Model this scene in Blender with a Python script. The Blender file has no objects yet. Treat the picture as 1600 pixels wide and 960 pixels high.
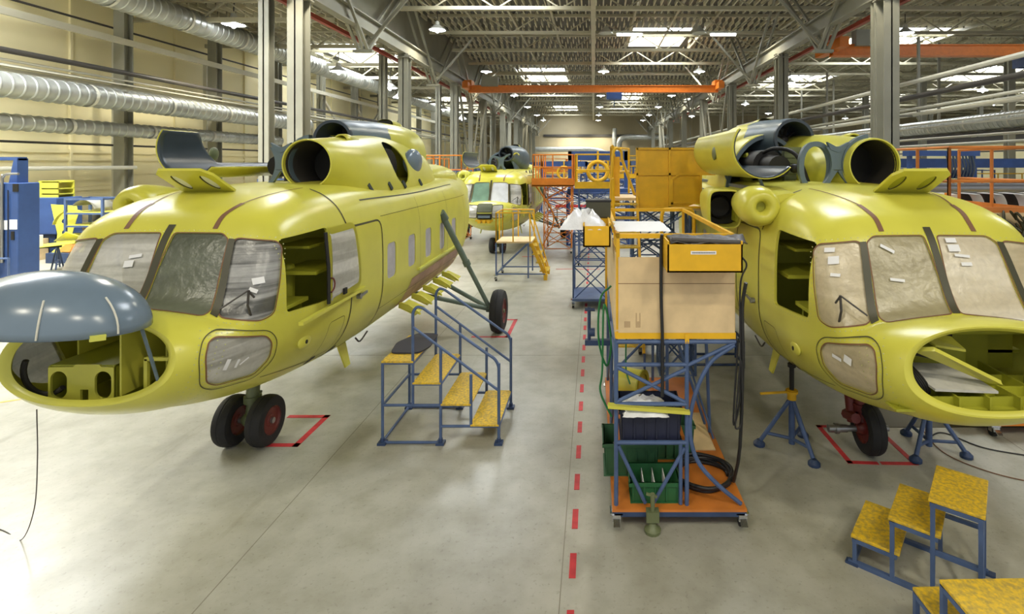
import bpy, bmesh, math, random
from mathutils import Vector, Matrix
from mathutils.bvhtree import BVHTree
PI = math.pi
R = random.Random(7)
SC = bpy.context.scene
COL = SC.collection
FX, HX, HY, CZ = 820.0, 927.0, 255.0, 3.48      # focal length in pixels, vanishing point, eye height

def V(*a): return Vector(a)
def lin(c):
    return tuple((x/12.92 if x <= .04045 else ((x+.055)/1.055)**2.4) for x in (v/255 for v in c)) + (1.0,)

# ------------------------------------------------------------------ materials
def mat(name, col, rough=.5, metal=0.0, var=.0, scale=3.0, bump=0.0, bscale=40.0, alpha=1.0, emit=None, estr=0.0, spec=.5, col2=None, detail=4.0):
    m = bpy.data.materials.new(name); m.use_nodes = True
    nt = m.node_tree; b = nt.nodes['Principled BSDF']
    c = lin(col)
    b.inputs['Base Color'].default_value = c
    b.inputs['Roughness'].default_value = rough
    b.inputs['Metallic'].default_value = metal
    b.inputs['Specular IOR Level'].default_value = spec
    if alpha < 1: b.inputs['Alpha'].default_value = alpha
    if emit is not None:
        b.inputs['Emission Color'].default_value = lin(emit); b.inputs['Emission Strength'].default_value = estr
    if var > 0 or col2 is not None:
        tc = nt.nodes.new('ShaderNodeTexCoord'); n = nt.nodes.new('ShaderNodeTexNoise')
        n.inputs['Scale'].default_value = scale; n.inputs['Detail'].default_value = detail
        nt.links.new(tc.outputs['Object'], n.inputs['Vector'])
        r = nt.nodes.new('ShaderNodeValToRGB')
        d = lin(col2) if col2 is not None else tuple(min(1, x*(1-var)) for x in c[:3]) + (1,)
        e = c if col2 is not None else tuple(min(1, x*(1+var)) for x in c[:3]) + (1,)
        r.color_ramp.elements[0].position = .35; r.color_ramp.elements[0].color = d
        r.color_ramp.elements[1].position = .65; r.color_ramp.elements[1].color = e
        nt.links.new(n.outputs['Fac'], r.inputs['Fac']); nt.links.new(r.outputs['Color'], b.inputs['Base Color'])
    if bump > 0:
        tc = nt.nodes.new('ShaderNodeTexCoord'); n = nt.nodes.new('ShaderNodeTexNoise')
        n.inputs['Scale'].default_value = bscale; n.inputs['Detail'].default_value = 3
        nt.links.new(tc.outputs['Object'], n.inputs['Vector'])
        bp = nt.nodes.new('ShaderNodeBump'); bp.inputs['Strength'].default_value = bump; bp.inputs['Distance'].default_value = .02
        nt.links.new(n.outputs['Fac'], bp.inputs['Height']); nt.links.new(bp.outputs['Normal'], b.inputs['Normal'])
    return m

# ------------------------------------------------------------------ tagging
def tag(o, label=None, cat=None, group=None, kind=None):
    if label: o['label'] = label
    if cat: o['category'] = cat
    if group: o['group'] = group
    if kind: o['kind'] = kind
    return o
def thing(name, label, cat, loc=(0, 0, 0), rz=0.0, group=None):
    o = bpy.data.objects.new(name, None); COL.objects.link(o)
    o.location = loc; o.rotation_euler = (0, 0, rz); o.empty_display_size = .2
    return tag(o, label, cat, group)
def copy_tree(o, parent=None):
    c = o.copy(); COL.objects.link(c); c.parent = parent
    for ch in list(o.children): copy_tree(ch, c)
    return c
def again(o, loc, rz=0.0, label=None, group=None, scale=None):
    c = copy_tree(o); c.location = loc; c.rotation_euler = (0, 0, rz)
    if label: c['label'] = label
    if group: c['group'] = group
    if scale: c.scale = scale
    return c

# ------------------------------------------------------------------ mesh building
class MB:
    def __init__(s): s.bm = bmesh.new()
    def box(s, c, d, rz=0.0, M=None):
        mt = Matrix.Translation(c) @ Matrix.Rotation(rz, 4, 'Z')
        if M is not None: mt = M @ mt
        bmesh.ops.create_cube(s.bm, size=1.0, matrix=mt @ Matrix.Diagonal((d[0], d[1], d[2], 1)))
        return s
    def b2(s, a, b):
        return s.box([(a[i]+b[i])/2 for i in range(3)], [max(abs(b[i]-a[i]), 1e-4) for i in range(3)])
    def bar(s, p, q, w, h=None, up=(0, 0, 1)):
        p, q = Vector(p), Vector(q); d = q-p; L = d.length
        if L < 1e-6: return s
        d.normalize(); u = Vector(up)
        if abs(d.dot(u)) > .98: u = Vector((0, 1, 0))
        x = d.cross(u).normalized(); z = x.cross(d).normalized()
        M = Matrix(((x[0], d[0], z[0], 0), (x[1], d[1], z[1], 0), (x[2], d[2], z[2], 0), (0, 0, 0, 1)))
        M = Matrix.Translation((p+q)/2) @ M
        bmesh.ops.create_cube(s.bm, size=1.0, matrix=M @ Matrix.Diagonal((w, L, h or w, 1)))
        return s
    def tube(s, pts, r, n=8, closed=False, cap=True, rs=None):
        pts = [Vector(p) for p in pts]; N = len(pts); rings = []
        prev = None
        for i, p in enumerate(pts):
            if closed: t = pts[(i+1) % N]-pts[i-1]
            elif i == 0: t = pts[1]-p
            elif i == N-1: t = p-pts[-2]
            else: t = (pts[i+1]-p).normalized()+(p-pts[i-1]).normalized()
            if t.length < 1e-9: t = Vector((0, 0, 1))
            t.normalize()
            if prev is None:
                a = Vector((0, 0, 1)) if abs(t.z) < .9 else Vector((1, 0, 0))
                x = t.cross(a).normalized()
            else:
                x = prev - t*prev.dot(t)
                if x.length < 1e-6: x = t.orthogonal()
                x.normalize()
            y = t.cross(x); prev = x
            rr = rs[i] if rs else r
            rings.append([s.bm.verts.new(p+(x*math.cos(2*PI*k/n)+y*math.sin(2*PI*k/n))*rr) for k in range(n)])
        for i in range(N if closed else N-1):
            A, B = rings[i], rings[(i+1) % N]
            for k in range(n):
                s.bm.faces.new((A[k], A[(k+1) % n], B[(k+1) % n], B[k]))
        if cap and not closed:
            s.bm.faces.new(rings[0][::-1]); s.bm.faces.new(rings[-1])
        return s
    def cyl(s, p, q, r, n=16, r2=None):
        return s.tube([p, q], r, n, rs=[r, r if r2 is None else r2])
    def lathe(s, prof, n=24, M=None, closed=False):
        """prof: list of (radius, height) about the Z axis."""
        M = M or Matrix.Identity(4); rings = []
        for r, h in prof:
            if r < 1e-5: rings.append([s.bm.verts.new(M @ Vector((0, 0, h)))])
            else: rings.append([s.bm.verts.new(M @ Vector((r*math.cos(2*PI*k/n), r*math.sin(2*PI*k/n), h))) for k in range(n)])
        m = len(rings)
        for i in range(m if closed else m-1):
            A, B = rings[i], rings[(i+1) % m]
            for k in range(n):
                a = A[k % len(A)]; a2 = A[(k+1) % len(A)]; b = B[k % len(B)]; b2 = B[(k+1) % len(B)]
                f = []
                for v in (a, a2, b2, b):
                    if v not in f: f.append(v)
                if len(f) > 2:
                    try: s.bm.faces.new(f)
                    except ValueError: pass
        return s
    def poly(s, pts):
        f = s.bm.faces.new([s.bm.verts.new(p) for p in pts]); return f
    def plate(s, pts, nrm):
        """closed plate: outline pts swept by the vector nrm."""
        a = [s.bm.verts.new(p) for p in pts]; b = [s.bm.verts.new(Vector(p)+Vector(nrm)) for p in pts]
        n = len(a)
        s.bm.faces.new(a[::-1]); s.bm.faces.new(b)
        for i in range(n): s.bm.faces.new((a[i], a[(i+1) % n], b[(i+1) % n], b[i]))
        return s
    def loft(s, rings, closed_ring=True, cap=(False, False)):
        L = [[s.bm.verts.new(p) for p in r] for r in rings]
        n = len(L[0])
        for A, B in zip(L, L[1:]):
            for k in range(n if closed_ring else n-1):
                s.bm.faces.new((A[k], A[(k+1) % n], B[(k+1) % n], B[k]))
        if cap[0]: s.bm.faces.new(L[0][::-1])
        if cap[1]: s.bm.faces.new(L[-1])
        return s
    def sphere(s, c, r, sc=(1, 1, 1), u=16, v=10):
        bmesh.ops.create_uvsphere(s.bm, u_segments=u, v_segments=v, radius=r, matrix=Matrix.Translation(c) @ Matrix.Diagonal((sc[0], sc[1], sc[2], 1)))
        return s
    def mesh(s, name, smooth=None):
        bmesh.ops.recalc_face_normals(s.bm, faces=s.bm.faces)
        me = bpy.data.meshes.new(name); s.bm.to_mesh(me); s.bm.free()
        if smooth is not None:
            me.polygons.foreach_set('use_smooth', [True]*len(me.polygons))
            try: me.set_sharp_from_angle(angle=math.radians(smooth))
            except Exception: pass
        return me
    def build(s, name, m, parent=None, smooth=None, bevel=0.0, solid=0.0, off=0.0):
        o = bpy.data.objects.new(name, s.mesh(name, smooth)); COL.objects.link(o)
        if m is not None: o.data.materials.append(m)
        if parent is not None: o.parent = parent
        if solid:
            md = o.modifiers.new('thick', 'SOLIDIFY'); md.thickness = solid; md.offset = off
        if bevel:
            md = o.modifiers.new('bev', 'BEVEL'); md.width = bevel; md.segments = 2; md.limit_method = 'ANGLE'; md.angle_limit = .6
        return o

def struct(mb, name, m, **k):
    o = mb.build(name, m, **k); o['kind'] = 'structure'; return o
def arc(c, r, a0, a1, n, plane='xz', ry=None):
    out = []
    for i in range(n+1):
        a = a0+(a1-a0)*i/n; x = r*math.cos(a); y = (ry if ry else r)*math.sin(a)
        out.append(Vector(c)+(V(x, 0, y) if plane == 'xz' else V(x, y, 0) if plane == 'xy' else V(0, x, y)))
    return out
def rpoly(pts, r=.05, n=4):
    """round the corners of a 2D polygon."""
    out = []; N = len(pts); P = [Vector((p[0], p[1])) for p in pts]
    for i in range(N):
        a, b, c = P[i-1], P[i], P[(i+1) % N]
        u, w = (a-b), (c-b); k = min(r, u.length*.45, w.length*.45)
        p0, p1 = b+u.normalized()*k, b+w.normalized()*k
        for j in range(n+1):
            t = j/n; out.append(p0*(1-t)**2+b*2*t*(1-t)+p1*t*t)
    return out
def bez(pts, n=12):
    """smooth curve through points (Catmull-Rom)."""
    P = [Vector(p) for p in pts]; P = [P[0]*2-P[1]]+P+[P[-1]*2-P[-2]]; out = []
    for i in range(1, len(P)-2):
        for j in range(n):
            t = j/n; a, b, c, d = P[i-1:i+3]
            out.append(.5*((2*b)+(c-a)*t+(2*a-5*b+4*c-d)*t*t+(3*b-a-3*c+d)*t**3))
    out.append(P[-2]); return out
def px_ray(px, py): return Vector(((px-HX)/FX, 1.0, -(py-HY)/FX)).normalized()
def px_floor(px, py, z=0.0):
    Y = FX*(CZ-z)/(py-HY); return V((px-HX)/FX*Y, Y, z)
def px_at(px, py, Y): return V((px-HX)/FX*Y, Y, CZ-(py-HY)/FX*Y)
M = {}
M['primer'] = mat('yellow_green_primer', (203, 198, 76), .3, 0, .07, 1.3, .02, 6)
M['primer_pale'] = mat('pale_primer', (208, 208, 92), .34, 0, .06, 1.6)
M['primer_in'] = mat('interior_primer', (170, 170, 50), .5, 0, .08, 3)
M['seam'] = mat('brown_sealant', (120, 84, 56), .6)
M['strip'] = mat('dark_olive_strip', (62, 60, 38), .45)
M['seamdk'] = mat('dark_seam', (72, 70, 40), .6)
M['rivet'] = mat('rivet_metal', (190, 190, 130), .4, .3)
def film_mat(name, col, lite, alpha, bands, seed):
    """protective film on a pane: horizontal adhesive bands, creases, worn blotches."""
    m = mat(name, col, .28, 0, 0, 1, .3, 12, alpha=alpha); nt = m.node_tree; L = nt.links.new; b = nt.nodes['Principled BSDF']
    tc = nt.nodes.new('ShaderNodeTexCoord'); mp = nt.nodes.new('ShaderNodeMapping'); mp.inputs['Scale'].default_value = (.5, .5, bands); mp.inputs['Location'].default_value = (seed, seed*.7, seed*1.3)
    n = nt.nodes.new('ShaderNodeTexNoise'); n.inputs['Scale'].default_value = 1.0; n.inputs['Detail'].default_value = 3
    n2 = nt.nodes.new('ShaderNodeTexNoise'); n2.inputs['Scale'].default_value = 9; n2.inputs['Detail'].default_value = 6; n2.inputs['Distortion'].default_value = 1.5
    L(tc.outputs['Object'], mp.inputs['Vector']); L(mp.outputs['Vector'], n.inputs['Vector']); L(tc.outputs['Object'], n2.inputs['Vector'])
    r = nt.nodes.new('ShaderNodeValToRGB'); r.color_ramp.elements[0].position = .42; r.color_ramp.elements[1].position = .6; r.color_ramp.elements[0].color = lin(col); r.color_ramp.elements[1].color = lin(lite)
    L(n.outputs['Fac'], r.inputs['Fac'])
    r2 = nt.nodes.new('ShaderNodeValToRGB'); r2.color_ramp.elements[0].position = .3; r2.color_ramp.elements[1].position = .6; r2.color_ramp.elements[0].color = (.84, .84, .84, 1); r2.color_ramp.elements[1].color = (1, 1, 1, 1)
    L(n2.outputs['Fac'], r2.inputs['Fac'])
    x = nt.nodes.new('ShaderNodeMix'); x.data_type = 'RGBA'; x.blend_type = 'MULTIPLY'; x.inputs[0].default_value = .8
    L(r.outputs['Color'], x.inputs[6]); L(r2.outputs['Color'], x.inputs[7]); L(x.outputs[2], b.inputs['Base Color'])
    return m
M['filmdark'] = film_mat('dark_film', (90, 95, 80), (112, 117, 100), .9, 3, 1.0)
M['film'] = film_mat('protective_film', (164, 162, 152), (206, 204, 196), .93, 9, 2.0)
M['filmside'] = film_mat('streaked_film', (92, 92, 90), (170, 170, 168), .92, 16, 3.0)
M['filmtan'] = film_mat('tan_film', (188, 174, 140), (208, 194, 162), .94, 6, 4.0)
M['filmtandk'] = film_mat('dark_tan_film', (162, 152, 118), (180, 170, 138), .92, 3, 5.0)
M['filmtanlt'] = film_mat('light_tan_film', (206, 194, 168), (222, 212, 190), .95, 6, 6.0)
M['filmlight'] = mat('window_film', (176, 172, 178), .3, 0, .1, 6, .2, 14)
M['pane_green'] = mat('green_pane', (120, 150, 132), .2, 0, .1, 4)
M['pane_white'] = mat('white_pane', (205, 208, 214), .25, 0, .1, 4, .2, 12)
M['paper'] = mat('white_paper', (232, 232, 232), .8)
M['bluegrey'] = mat('bluegrey_paint', (110, 126, 140), .22, 0, .05, 3)
M['dkgrey'] = mat('dark_grey_paint', (58, 68, 78), .3, 0, .08, 3)
M['slate'] = mat('slate_primer', (92, 108, 118), .35, 0, .06, 4)
M['black'] = mat('black_void', (20, 18, 16), .6)
M['rubber'] = mat('tyre_rubber', (34, 33, 34), .75, 0, .12, 9, .1, 60)
M['hub'] = mat('red_hub', (104, 34, 28), .5, 0, .15, 8)
M['steel'] = mat('steel', (150, 150, 150), .35, .8)
M['chrome'] = mat('bright_metal', (210, 212, 215), .2, 1.0)
M['gearolive'] = mat('olive_strut', (104, 112, 78), .45, 0, .08, 6)
M['geargreen'] = mat('grey_green_strut', (98, 112, 100), .4, 0, .08, 6)
M['brownskin'] = mat('brown_skin', (170, 136, 116), .6, 0, .25, 2.2)
M['blue'] = mat('blue_steel_paint', (72, 92, 130), .45, 0, .12, 6)
M['bluedk'] = mat('dark_blue_paint', (48, 66, 100), .5, 0, .12, 6)
M['bluemach'] = mat('machine_blue', (50, 78, 132), .42, 0, .1, 2)
M['yellow'] = mat('yellow_paint', (222, 172, 22), .45, 0, .08, 5)
M['yellowworn'] = mat('worn_yellow_tread', (226, 186, 34), .6, 0, 0, 34, .1, 60, col2=(172, 146, 62), detail=12)
M['orangecrane'] = mat('crane_orange', (208, 114, 28), .45, 0, .08, 4)
M['orange'] = mat('orange_paint', (218, 128, 34), .45, 0, .1, 4)
M['orangeply'] = mat('orange_board', (196, 116, 44), .5, 0, .16, 3)
M['ply'] = mat('plywood', (212, 186, 142), .55, 0, .09, 5.0, .03, 8, detail=10)
M['green'] = mat('green_crate', (34, 92, 52), .5, 0, .08, 4)
M['greendk'] = mat('dark_green_crate', (52, 96, 62), .55, 0, .08, 4)
M['navy'] = mat('navy_crate', (30, 34, 56), .5, 0, .08, 4)
M['plastic'] = mat('plastic_film', (225, 226, 228), .3, 0, .06, 8, .3, 20)
M['hose'] = mat('black_hose', (30, 30, 32), .45)
M['hosegreen'] = mat('green_hose', (36, 120, 66), .4)
M['mat'] = mat('dark_felt', (58, 56, 62), .85)
M['redpaint'] = mat('red_floor_paint', (196, 52, 58), .6, 0, .14, 12)
M['column'] = mat('column_paint', (136, 134, 119), .55, 0, .06, 1.0)
M['steelw'] = mat('white_steel', (196, 192, 172), .5, 0, .05, 1.0)
M['rooftruss'] = mat('truss_paint', (166, 160, 136), .5, 0, .05, 1.0)
M['deck'] = mat('roof_deck', (84, 80, 70), .6, 0, .06, .5)
M['rib'] = mat('roof_rib', (206, 200, 174), .5, 0, .05, .5)
M['duct'] = mat('duct_metal', (176, 178, 172), .38, .6, .12, 2)
M['pipedk'] = mat('dark_pipe', (66, 62, 58), .5)
M['pipe'] = mat('light_pipe', (206, 204, 190), .45)
M['wall'] = mat('cream_wall', (240, 228, 182), .7, 0, .04, .3)
M['endwall'] = mat('end_wall_panel', (164, 152, 122), .7, 0, .05, .2)
M['lampshell'] = mat('lamp_shell', (190, 190, 180), .4)
M['glow'] = mat('lamp_glow', (255, 255, 255), .5, emit=(245, 250, 255), estr=14)
M['sky'] = mat('skylight_glow', (255, 255, 255), .5, emit=(225, 236, 255), estr=6.0)
M['floorline'] = mat('floor_joint', (128, 124, 110), .6)
M['redbeam'] = mat('red_rail', (150, 60, 44), .5)

def floor_mat():
    m = bpy.data.materials.new('painted_concrete'); m.use_nodes = True
    nt = m.node_tree; b = nt.nodes['Principled BSDF']; L = nt.links.new
    tc = nt.nodes.new('ShaderNodeTexCoord')
    def noise(s, d, sx=1, sy=1):
        mp = nt.nodes.new('ShaderNodeMapping'); mp.inputs['Scale'].default_value = (sx, sy, 1); L(tc.outputs['Object'], mp.inputs['Vector'])
        n = nt.nodes.new('ShaderNodeTexNoise'); n.inputs['Scale'].default_value = s; n.inputs['Detail'].default_value = d; n.inputs['Roughness'].default_value = .6
        L(mp.outputs['Vector'], n.inputs['Vector']); return n.outputs['Fac']
    def ramp(f, p0, c0, p1, c1):
        r = nt.nodes.new('ShaderNodeValToRGB'); e = r.color_ramp.elements
        e[0].position, e[1].position = p0, p1; e[0].color, e[1].color = lin(c0), lin(c1); L(f, r.inputs['Fac']); return r.outputs['Color']
    def mix(f, a, bb, mode='MIX'):
        x = nt.nodes.new('ShaderNodeMix'); x.data_type = 'RGBA'; x.blend_type = mode
        if isinstance(f, float): x.inputs[0].default_value = f
        else: L(f, x.inputs[0])
        L(a, x.inputs[6]); L(bb, x.inputs[7]); return x.outputs[2]
    base = ramp(noise(.45, 5), .3, (158, 156, 142), .7, (180, 179, 167))
    fine = ramp(noise(3.2, 8), .25, (196, 194, 180), .6, (255, 255, 255))
    c = mix(.55, base, fine, 'MULTIPLY')
    speck = ramp(noise(26, 6), .30, (150, 146, 128), .42, (255, 255, 255))
    c = mix(.35, c, speck, 'MULTIPLY')
    scuff = ramp(noise(2.0, 7, 1, .12), .62, (255, 255, 255), .74, (176, 170, 140))
    c = mix(.5, c, scuff, 'MULTIPLY')
    L(c, b.inputs['Base Color'])
    rr = nt.nodes.new('ShaderNodeMapRange'); L(noise(2.2, 6), rr.inputs[0]); rr.inputs[3].default_value = .22; rr.inputs[4].default_value = .48
    L(rr.outputs[0], b.inputs['Roughness'])
    return m
M['floor'] = floor_mat()
# ---------------------------------------------------------------- the hall
YE, YB = 116.0, -8.0
mb = MB(); mb.b2((-24, YB, -.2), (84, YE, 0)); struct(mb, 'floor', M['floor'])
mb = MB(); mb.b2((-24.3, YB, 0), (-24, YE, 13)); struct(mb, 'wall_left', M['wall'])
mb = MB(); mb.b2((83.5, YB, 0), (83.8, YE, 15.4)); struct(mb, 'wall_right', M['wall'])
mb = MB(); mb.b2((-24, YE, 0), (84, YE+.3, 15.4)); struct(mb, 'wall_back', M['endwall'])
# wall panel ribs on the wall
mb = MB()
for z in (2.2, 2.7, 3.6, 3.95): mb.b2((-24, YB, z), (-23.93, YE, z+.16))
for y in range(0, 114, 6): mb.b2((-24, y, 0), (-23.9, y+.12, 11.6))
struct(mb, 'trim_1', M['wall'])
mb = MB()
for x in range(-20, 84, 2): mb.b2((x, YE-.06, 0), (x+.08, YE, 15))
struct(mb, 'trim_2', M['endwall'])

SKY = [(3.3, 8.3, 43.5, 50.5), (-8.6, -3.4, 62, 74), (3, 8, 84, 95), (-8, -3, 100, 112), (3, 8, 10, 17), (-8.6, -3.4, 26, 33),
       (23, 30, 43.5, 52), (23, 30, 66, 76), (23, 30, 14, 22), (16, 20, 88, 96), (45, 52, 60, 70), (45, 52, 84, 94), (64, 72, 74, 84)]
SKYL = [(-20.5, -15.5, 37.5, 45.5), (-20.5, -15.5, 64, 74), (-20.5, -15.5, 10, 18)]
def deck(x0, x1, z, holes, name):
    mb = MB(); ys = sorted({YB, YE} | {h[2] for h in holes} | {h[3] for h in holes})
    for a, b in zip(ys, ys[1:]):
        cuts = sorted((h[0], h[1]) for h in holes if h[2] < b-.01 and h[3] > a+.01); x = x0
        for p, q in cuts: mb.b2((x, a, z), (p, b, z+.15)); x = q
        mb.b2((x, a, z), (x1, b, z+.15))
    struct(mb, name, M['deck'])
    mb = MB()
    for h in holes:
        for k in (0, 1):
            mb.b2((h[k]-.06, h[2], z), (h[k]+.06, h[3], z+1.2)); mb.b2((h[0], h[2+k]-.06, z), (h[1], h[2+k]+.06, z+1.2))
        mb.b2(((h[0]+h[1])/2-.06, h[2], z+.75), ((h[0]+h[1])/2+.06, h[3], z+.87))
    if holes: struct(mb, 'trim_3', M['steelw'])
    mb = MB()
    for h in holes: mb.b2((h[0], h[2], z+1.2), (h[1], h[3], z+1.25))
    struct(mb, 'window_1', M['sky'])
deck(-13, 84, 14.7, [h for h in SKY], 'ceiling')
deck(-24, -13, 12.0, SKYL, 'ceiling_side')
mb = MB(); mb.b2((-13.05, YB, 12), (-12.95, YE, 14.7)); struct(mb, 'wall_fascia', M['column'])
# the ceiling's short hanging baffles, laid in staggered rows
def baffles(x0, x1, y0, y1, z, holes, name, dx=.5, dy=1.9):
    vs, fs = [], []
    y, row = y0, 0
    while y < y1:
        x = x0+(row % 2)*dx*.5
        while x < x1:
            if not any(h[0]-.2 < x < h[1]+.2 and h[2]-.9 < y < h[3]+.2 for h in holes):
                n = len(vs); a, b, c, d = x-.04, x+.04, y, y+dy*.72
                vs += [(a, c, z-.3), (b, c, z-.3), (b, d, z-.3), (a, d, z-.3), (a, c, z), (b, c, z), (b, d, z), (a, d, z)]
                fs += [(n, n+3, n+2, n+1), (n, n+1, n+5, n+4), (n+1, n+2, n+6, n+5), (n+2, n+3, n+7, n+6), (n+3, n, n+4, n+7)]
            x += dx
        y += dy; row += 1
    me = bpy.data.meshes.new(name); me.from_pydata(vs, [], fs); me.materials.append(M['rib'])
    o = bpy.data.objects.new(name, me); COL.objects.link(o); o['kind'] = 'structure'
baffles(-12.8, 84, 20, YE, 14.7, SKY, 'ceiling_panel')
baffles(-23.8, -13, 20, YE, 12.0, SKYL, 'ceiling_panel')

# roof trusses across the hall
def truss(y, x0, x1, zb, zt, wide, n, name):
    mb = MB()
    mb.b2((x0, y-wide/2, zb), (x1, y+wide/2, zb+.22)); mb.b2((x0, y-.1, zt-.2), (x1, y+.1, zt))
    s = (x1-x0)/n
    for i in range(n):
        a, b = x0+i*s, x0+(i+.5)*s
        mb.bar((a, y, zt-.1), (b, y, zb+.1), .08); mb.bar((b, y, zb+.1), (a+s, y, zt-.1), .08)
    struct(mb, name, M['rooftruss'])
for k in range(0, 15):
    y = 20.5+6*k
    truss(y, -12, 12, 12.95, 14.4, .34 if k % 2 == 0 else .16, 6, 'beam_main_truss')
    truss(y, 12, 83, 12.95, 14.4, .34 if k % 2 == 0 else .16, 18, 'beam_side_truss')
    truss(y, -24, -13, 10.6, 11.8, .2, 4, 'beam_aisle_truss')
mb = MB()
for x in (0.0,): mb.b2((x-.16, 20, 12.85), (x+.16, YE, 13.2))
for x in (-9, -6, -3, 3, 6, 9, 15, 18, 21, 24, 27, 30, 33, 38, 44, 50, 56, 62, 68, 74, 80): mb.b2((x-.08, 20, 14.15), (x+.08, YE, 14.4))
struct(mb, 'beam_purlin', M['rooftruss'])

# columns
def hcol(x, y, z, w=.62, d=.62, name='column_hall', m=None):
    mb = MB()
    mb.b2((x-w/2, y-d/2, 0), (x+w/2, y-d/2+.05, z)); mb.b2((x-w/2, y+d/2-.05, 0), (x+w/2, y+d/2, z)); mb.b2((x-.03, y-d/2, 0), (x+.03, y+d/2, z))
    mb.b2((x-w/2-.1, y-d/2-.1, z-.25), (x+w/2+.1, y+d/2+.1, z-.2)); mb.b2((x-w/2-.06, y-d/2-.06, 0), (x+w/2+.06, y+d/2+.06, .06))
    return struct(mb, name, m or M['column'])
for k in range(0, 8):
    y = 21.4+12*k
    hcol(-12, y, 10.4); hcol(12, y, 10.4)
    hcol(-13.45, y+.2, 10.6, .42, .42)
    hcol(12.0, y+.9, 10.6, .3, .3)
    if k: hcol(-12, y-6, 10.4, .4, .4) if k > 2 else None
for k in range(0, 9):
    y = 24.8+6*k; hcol(-22.2, y, 11.5, .5, .5)
for k in range(0, 16):
    y = 19.7+6*k if k < 5 else 22.8+6*k
    mb = MB(); mb.b2((-23.5, y-.1, 0), (-23.3, y+.1, 9.5)); struct(mb, 'column_wall_post', M['steelw'])
for k in range(0, 5): hcol(36, 33.4+12*k, 12.9, .6, .6); hcol(60, 45.4+12*k, 12.9, .6, .6)
mb = MB(); mb.b2((41.8, 10, 0), (42, 100, 5.6)); struct(mb, 'wall_annex', M['wall'])
mb = MB(); mb.b2((41.5, 10, 5.6), (42.1, 100, 6.3)); struct(mb, 'beam_annex', M['pipedk'])
# crane runways
for sx in (-1, 1):
    x = 12*sx
    mb = MB(); mb.b2((x-.03, 10, 10.42), (x+.03, YE, 11.2)); mb.b2((x-.22, 10, 11.15), (x+.22, YE, 11.22)); mb.b2((x-.22, 10, 10.4), (x+.22, YE, 10.46))
    mb.b2((x+.65*sx-.2, 10, 10.9), (x+.65*sx+.2, YE, 11.02))
    struct(mb, 'beam_runway', M['column'])
    mb = MB(); mb.b2((x-.06, 10, 11.22), (x+.06, YE, 11.34)); struct(mb, 'beam_rail', M['pipedk'])
    mb = MB(); mb.b2((x+1.0*sx-.1, 10, 10.2), (x+1.0*sx+.1, YE, 10.4)); struct(mb, 'beam_conductor', M['redbeam'])
    for k in range(-1, 8):
        y = 27.4+12*k; mb = MB()
        for dx in (-.25, .25):
            mb.bar((x+dx, y, 9.35), (x+dx, y-5.6, 14.3), .14); mb.bar((x+dx, y, 9.35), (x+dx, y+5.6, 14.3), .14)
        mb.bar((x, y, 9.35), (x, y-1, 10.5), .12); mb.b2((x-.5, y-.14, 9.25), (x+.5, y+.14, 9.4))
        mb.bar((x, y, 9.4), (x-3*sx, y, 12.9), .14)
        struct(mb, 'beam_knee_brace', M['column'])
    for k in (2, 5):     # tall ladder-like bracing between columns
        y = 21.4+12*k; mb = MB()
        for d in (-.3, .3):
            mb.bar((x+d, y+.4, 10.2), (x+d, y+5.6, .3), .16); mb.bar((x+d, y+11.6, 10.2), (x+d, y+6.4, .3), .16)
        for j in range(1, 10):
            t = j/10; mb.bar((x-.3, y+.4+5.2*t, 10.2-9.9*t), (x+.3, y+.4+5.2*t, 10.2-9.9*t), .06); mb.bar((x-.3, y+11.6-5.2*t, 10.2-9.9*t), (x+.3, y+11.6-5.2*t, 10.2-9.9*t), .06)
        struct(mb, 'beam_column_brace', M['column'])

# pipes and ducts on the walls: horizontal runs along the hall
def run(x, z, r, m, y0=4.0, y1=YE-2, n=10, name='beam_pipe'):
    mb = MB(); mb.tube([(x, y0, z), (x, y1, z)], r, n); return struct(mb, name, m, smooth=40)
def spiral_duct(x, z, r, y0, y1, label):
    o = thing('ventilation_duct', label, 'duct', (x, y0, z))
    mb = MB(); mb.tube([(0, 0, 0), (0, y1-y0, 0)], r, 20); mb.build('duct_tube', M['duct'], o, smooth=40)
    mb = MB(); y = 0.0
    while y < y1-y0:
        mb.tube([(0, y, 0), (0, y+.02, 0), (0, y+.08, 0), (0, y+.1, 0)], r+.03, 20, cap=False, rs=[r, r+.028, r+.028, r]); y += .4
    mb.build('seam_rib', M['duct'], o, smooth=60)
    mb = MB(); mb.tube([(0, 1.5, 0), (0, 1.64, 0)], r+.03, 20, cap=False); j = mb.build('joint_band', M['pipe'], o, smooth=60); y = 4.0
    while y < y1-y0-1.6:
        k = j.copy(); COL.objects.link(k); k.location = (0, y, 0); y += 4.0
    return o
spiral_duct(-20.0, 10.5, .56, 16, 90, 'highest silver spiral duct along the cream wall, just under the roof trusses')
spiral_duct(-20.8, 6.25, .44, 8, 38, 'thick silver spiral duct at mid height along the cream wall')
spiral_duct(-21.6, 5.0, .3, 8, 36, 'thinner silver duct under the thick one along the cream wall')
spiral_duct(27.0, 6.3, .55, 16, 90, 'silver spiral duct running along the far side bay')
for x, z, a, b, m in ((-21.9, 9.15, .14, .28, 'steelw'), (-21.2, 7.0, .3, .06, 'steelw'), (-21.3, 6.85, .06, .18, 'steelw'), (-21.0, 6.72, .34, .05, 'column')):
    mb = MB(); mb.b2((x-a/2, 4, z-b/2), (x+a/2, YE-2, z+b/2)); struct(mb, 'beam_tray', M[m])
run(-21.5, 7.62, .11, M['pipedk']); run(-21.7, 7.3, .05, M['pipe']); run(-21.9, 7.15, .05, M['pipe'])
run(-22.9, 4.33, .05, M['pipedk'], y1=60); run(-22.8, 9.9, .05, M['pipedk'])
run(-21.8, 3.27, .09, M['pipe'], y1=25)
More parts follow.
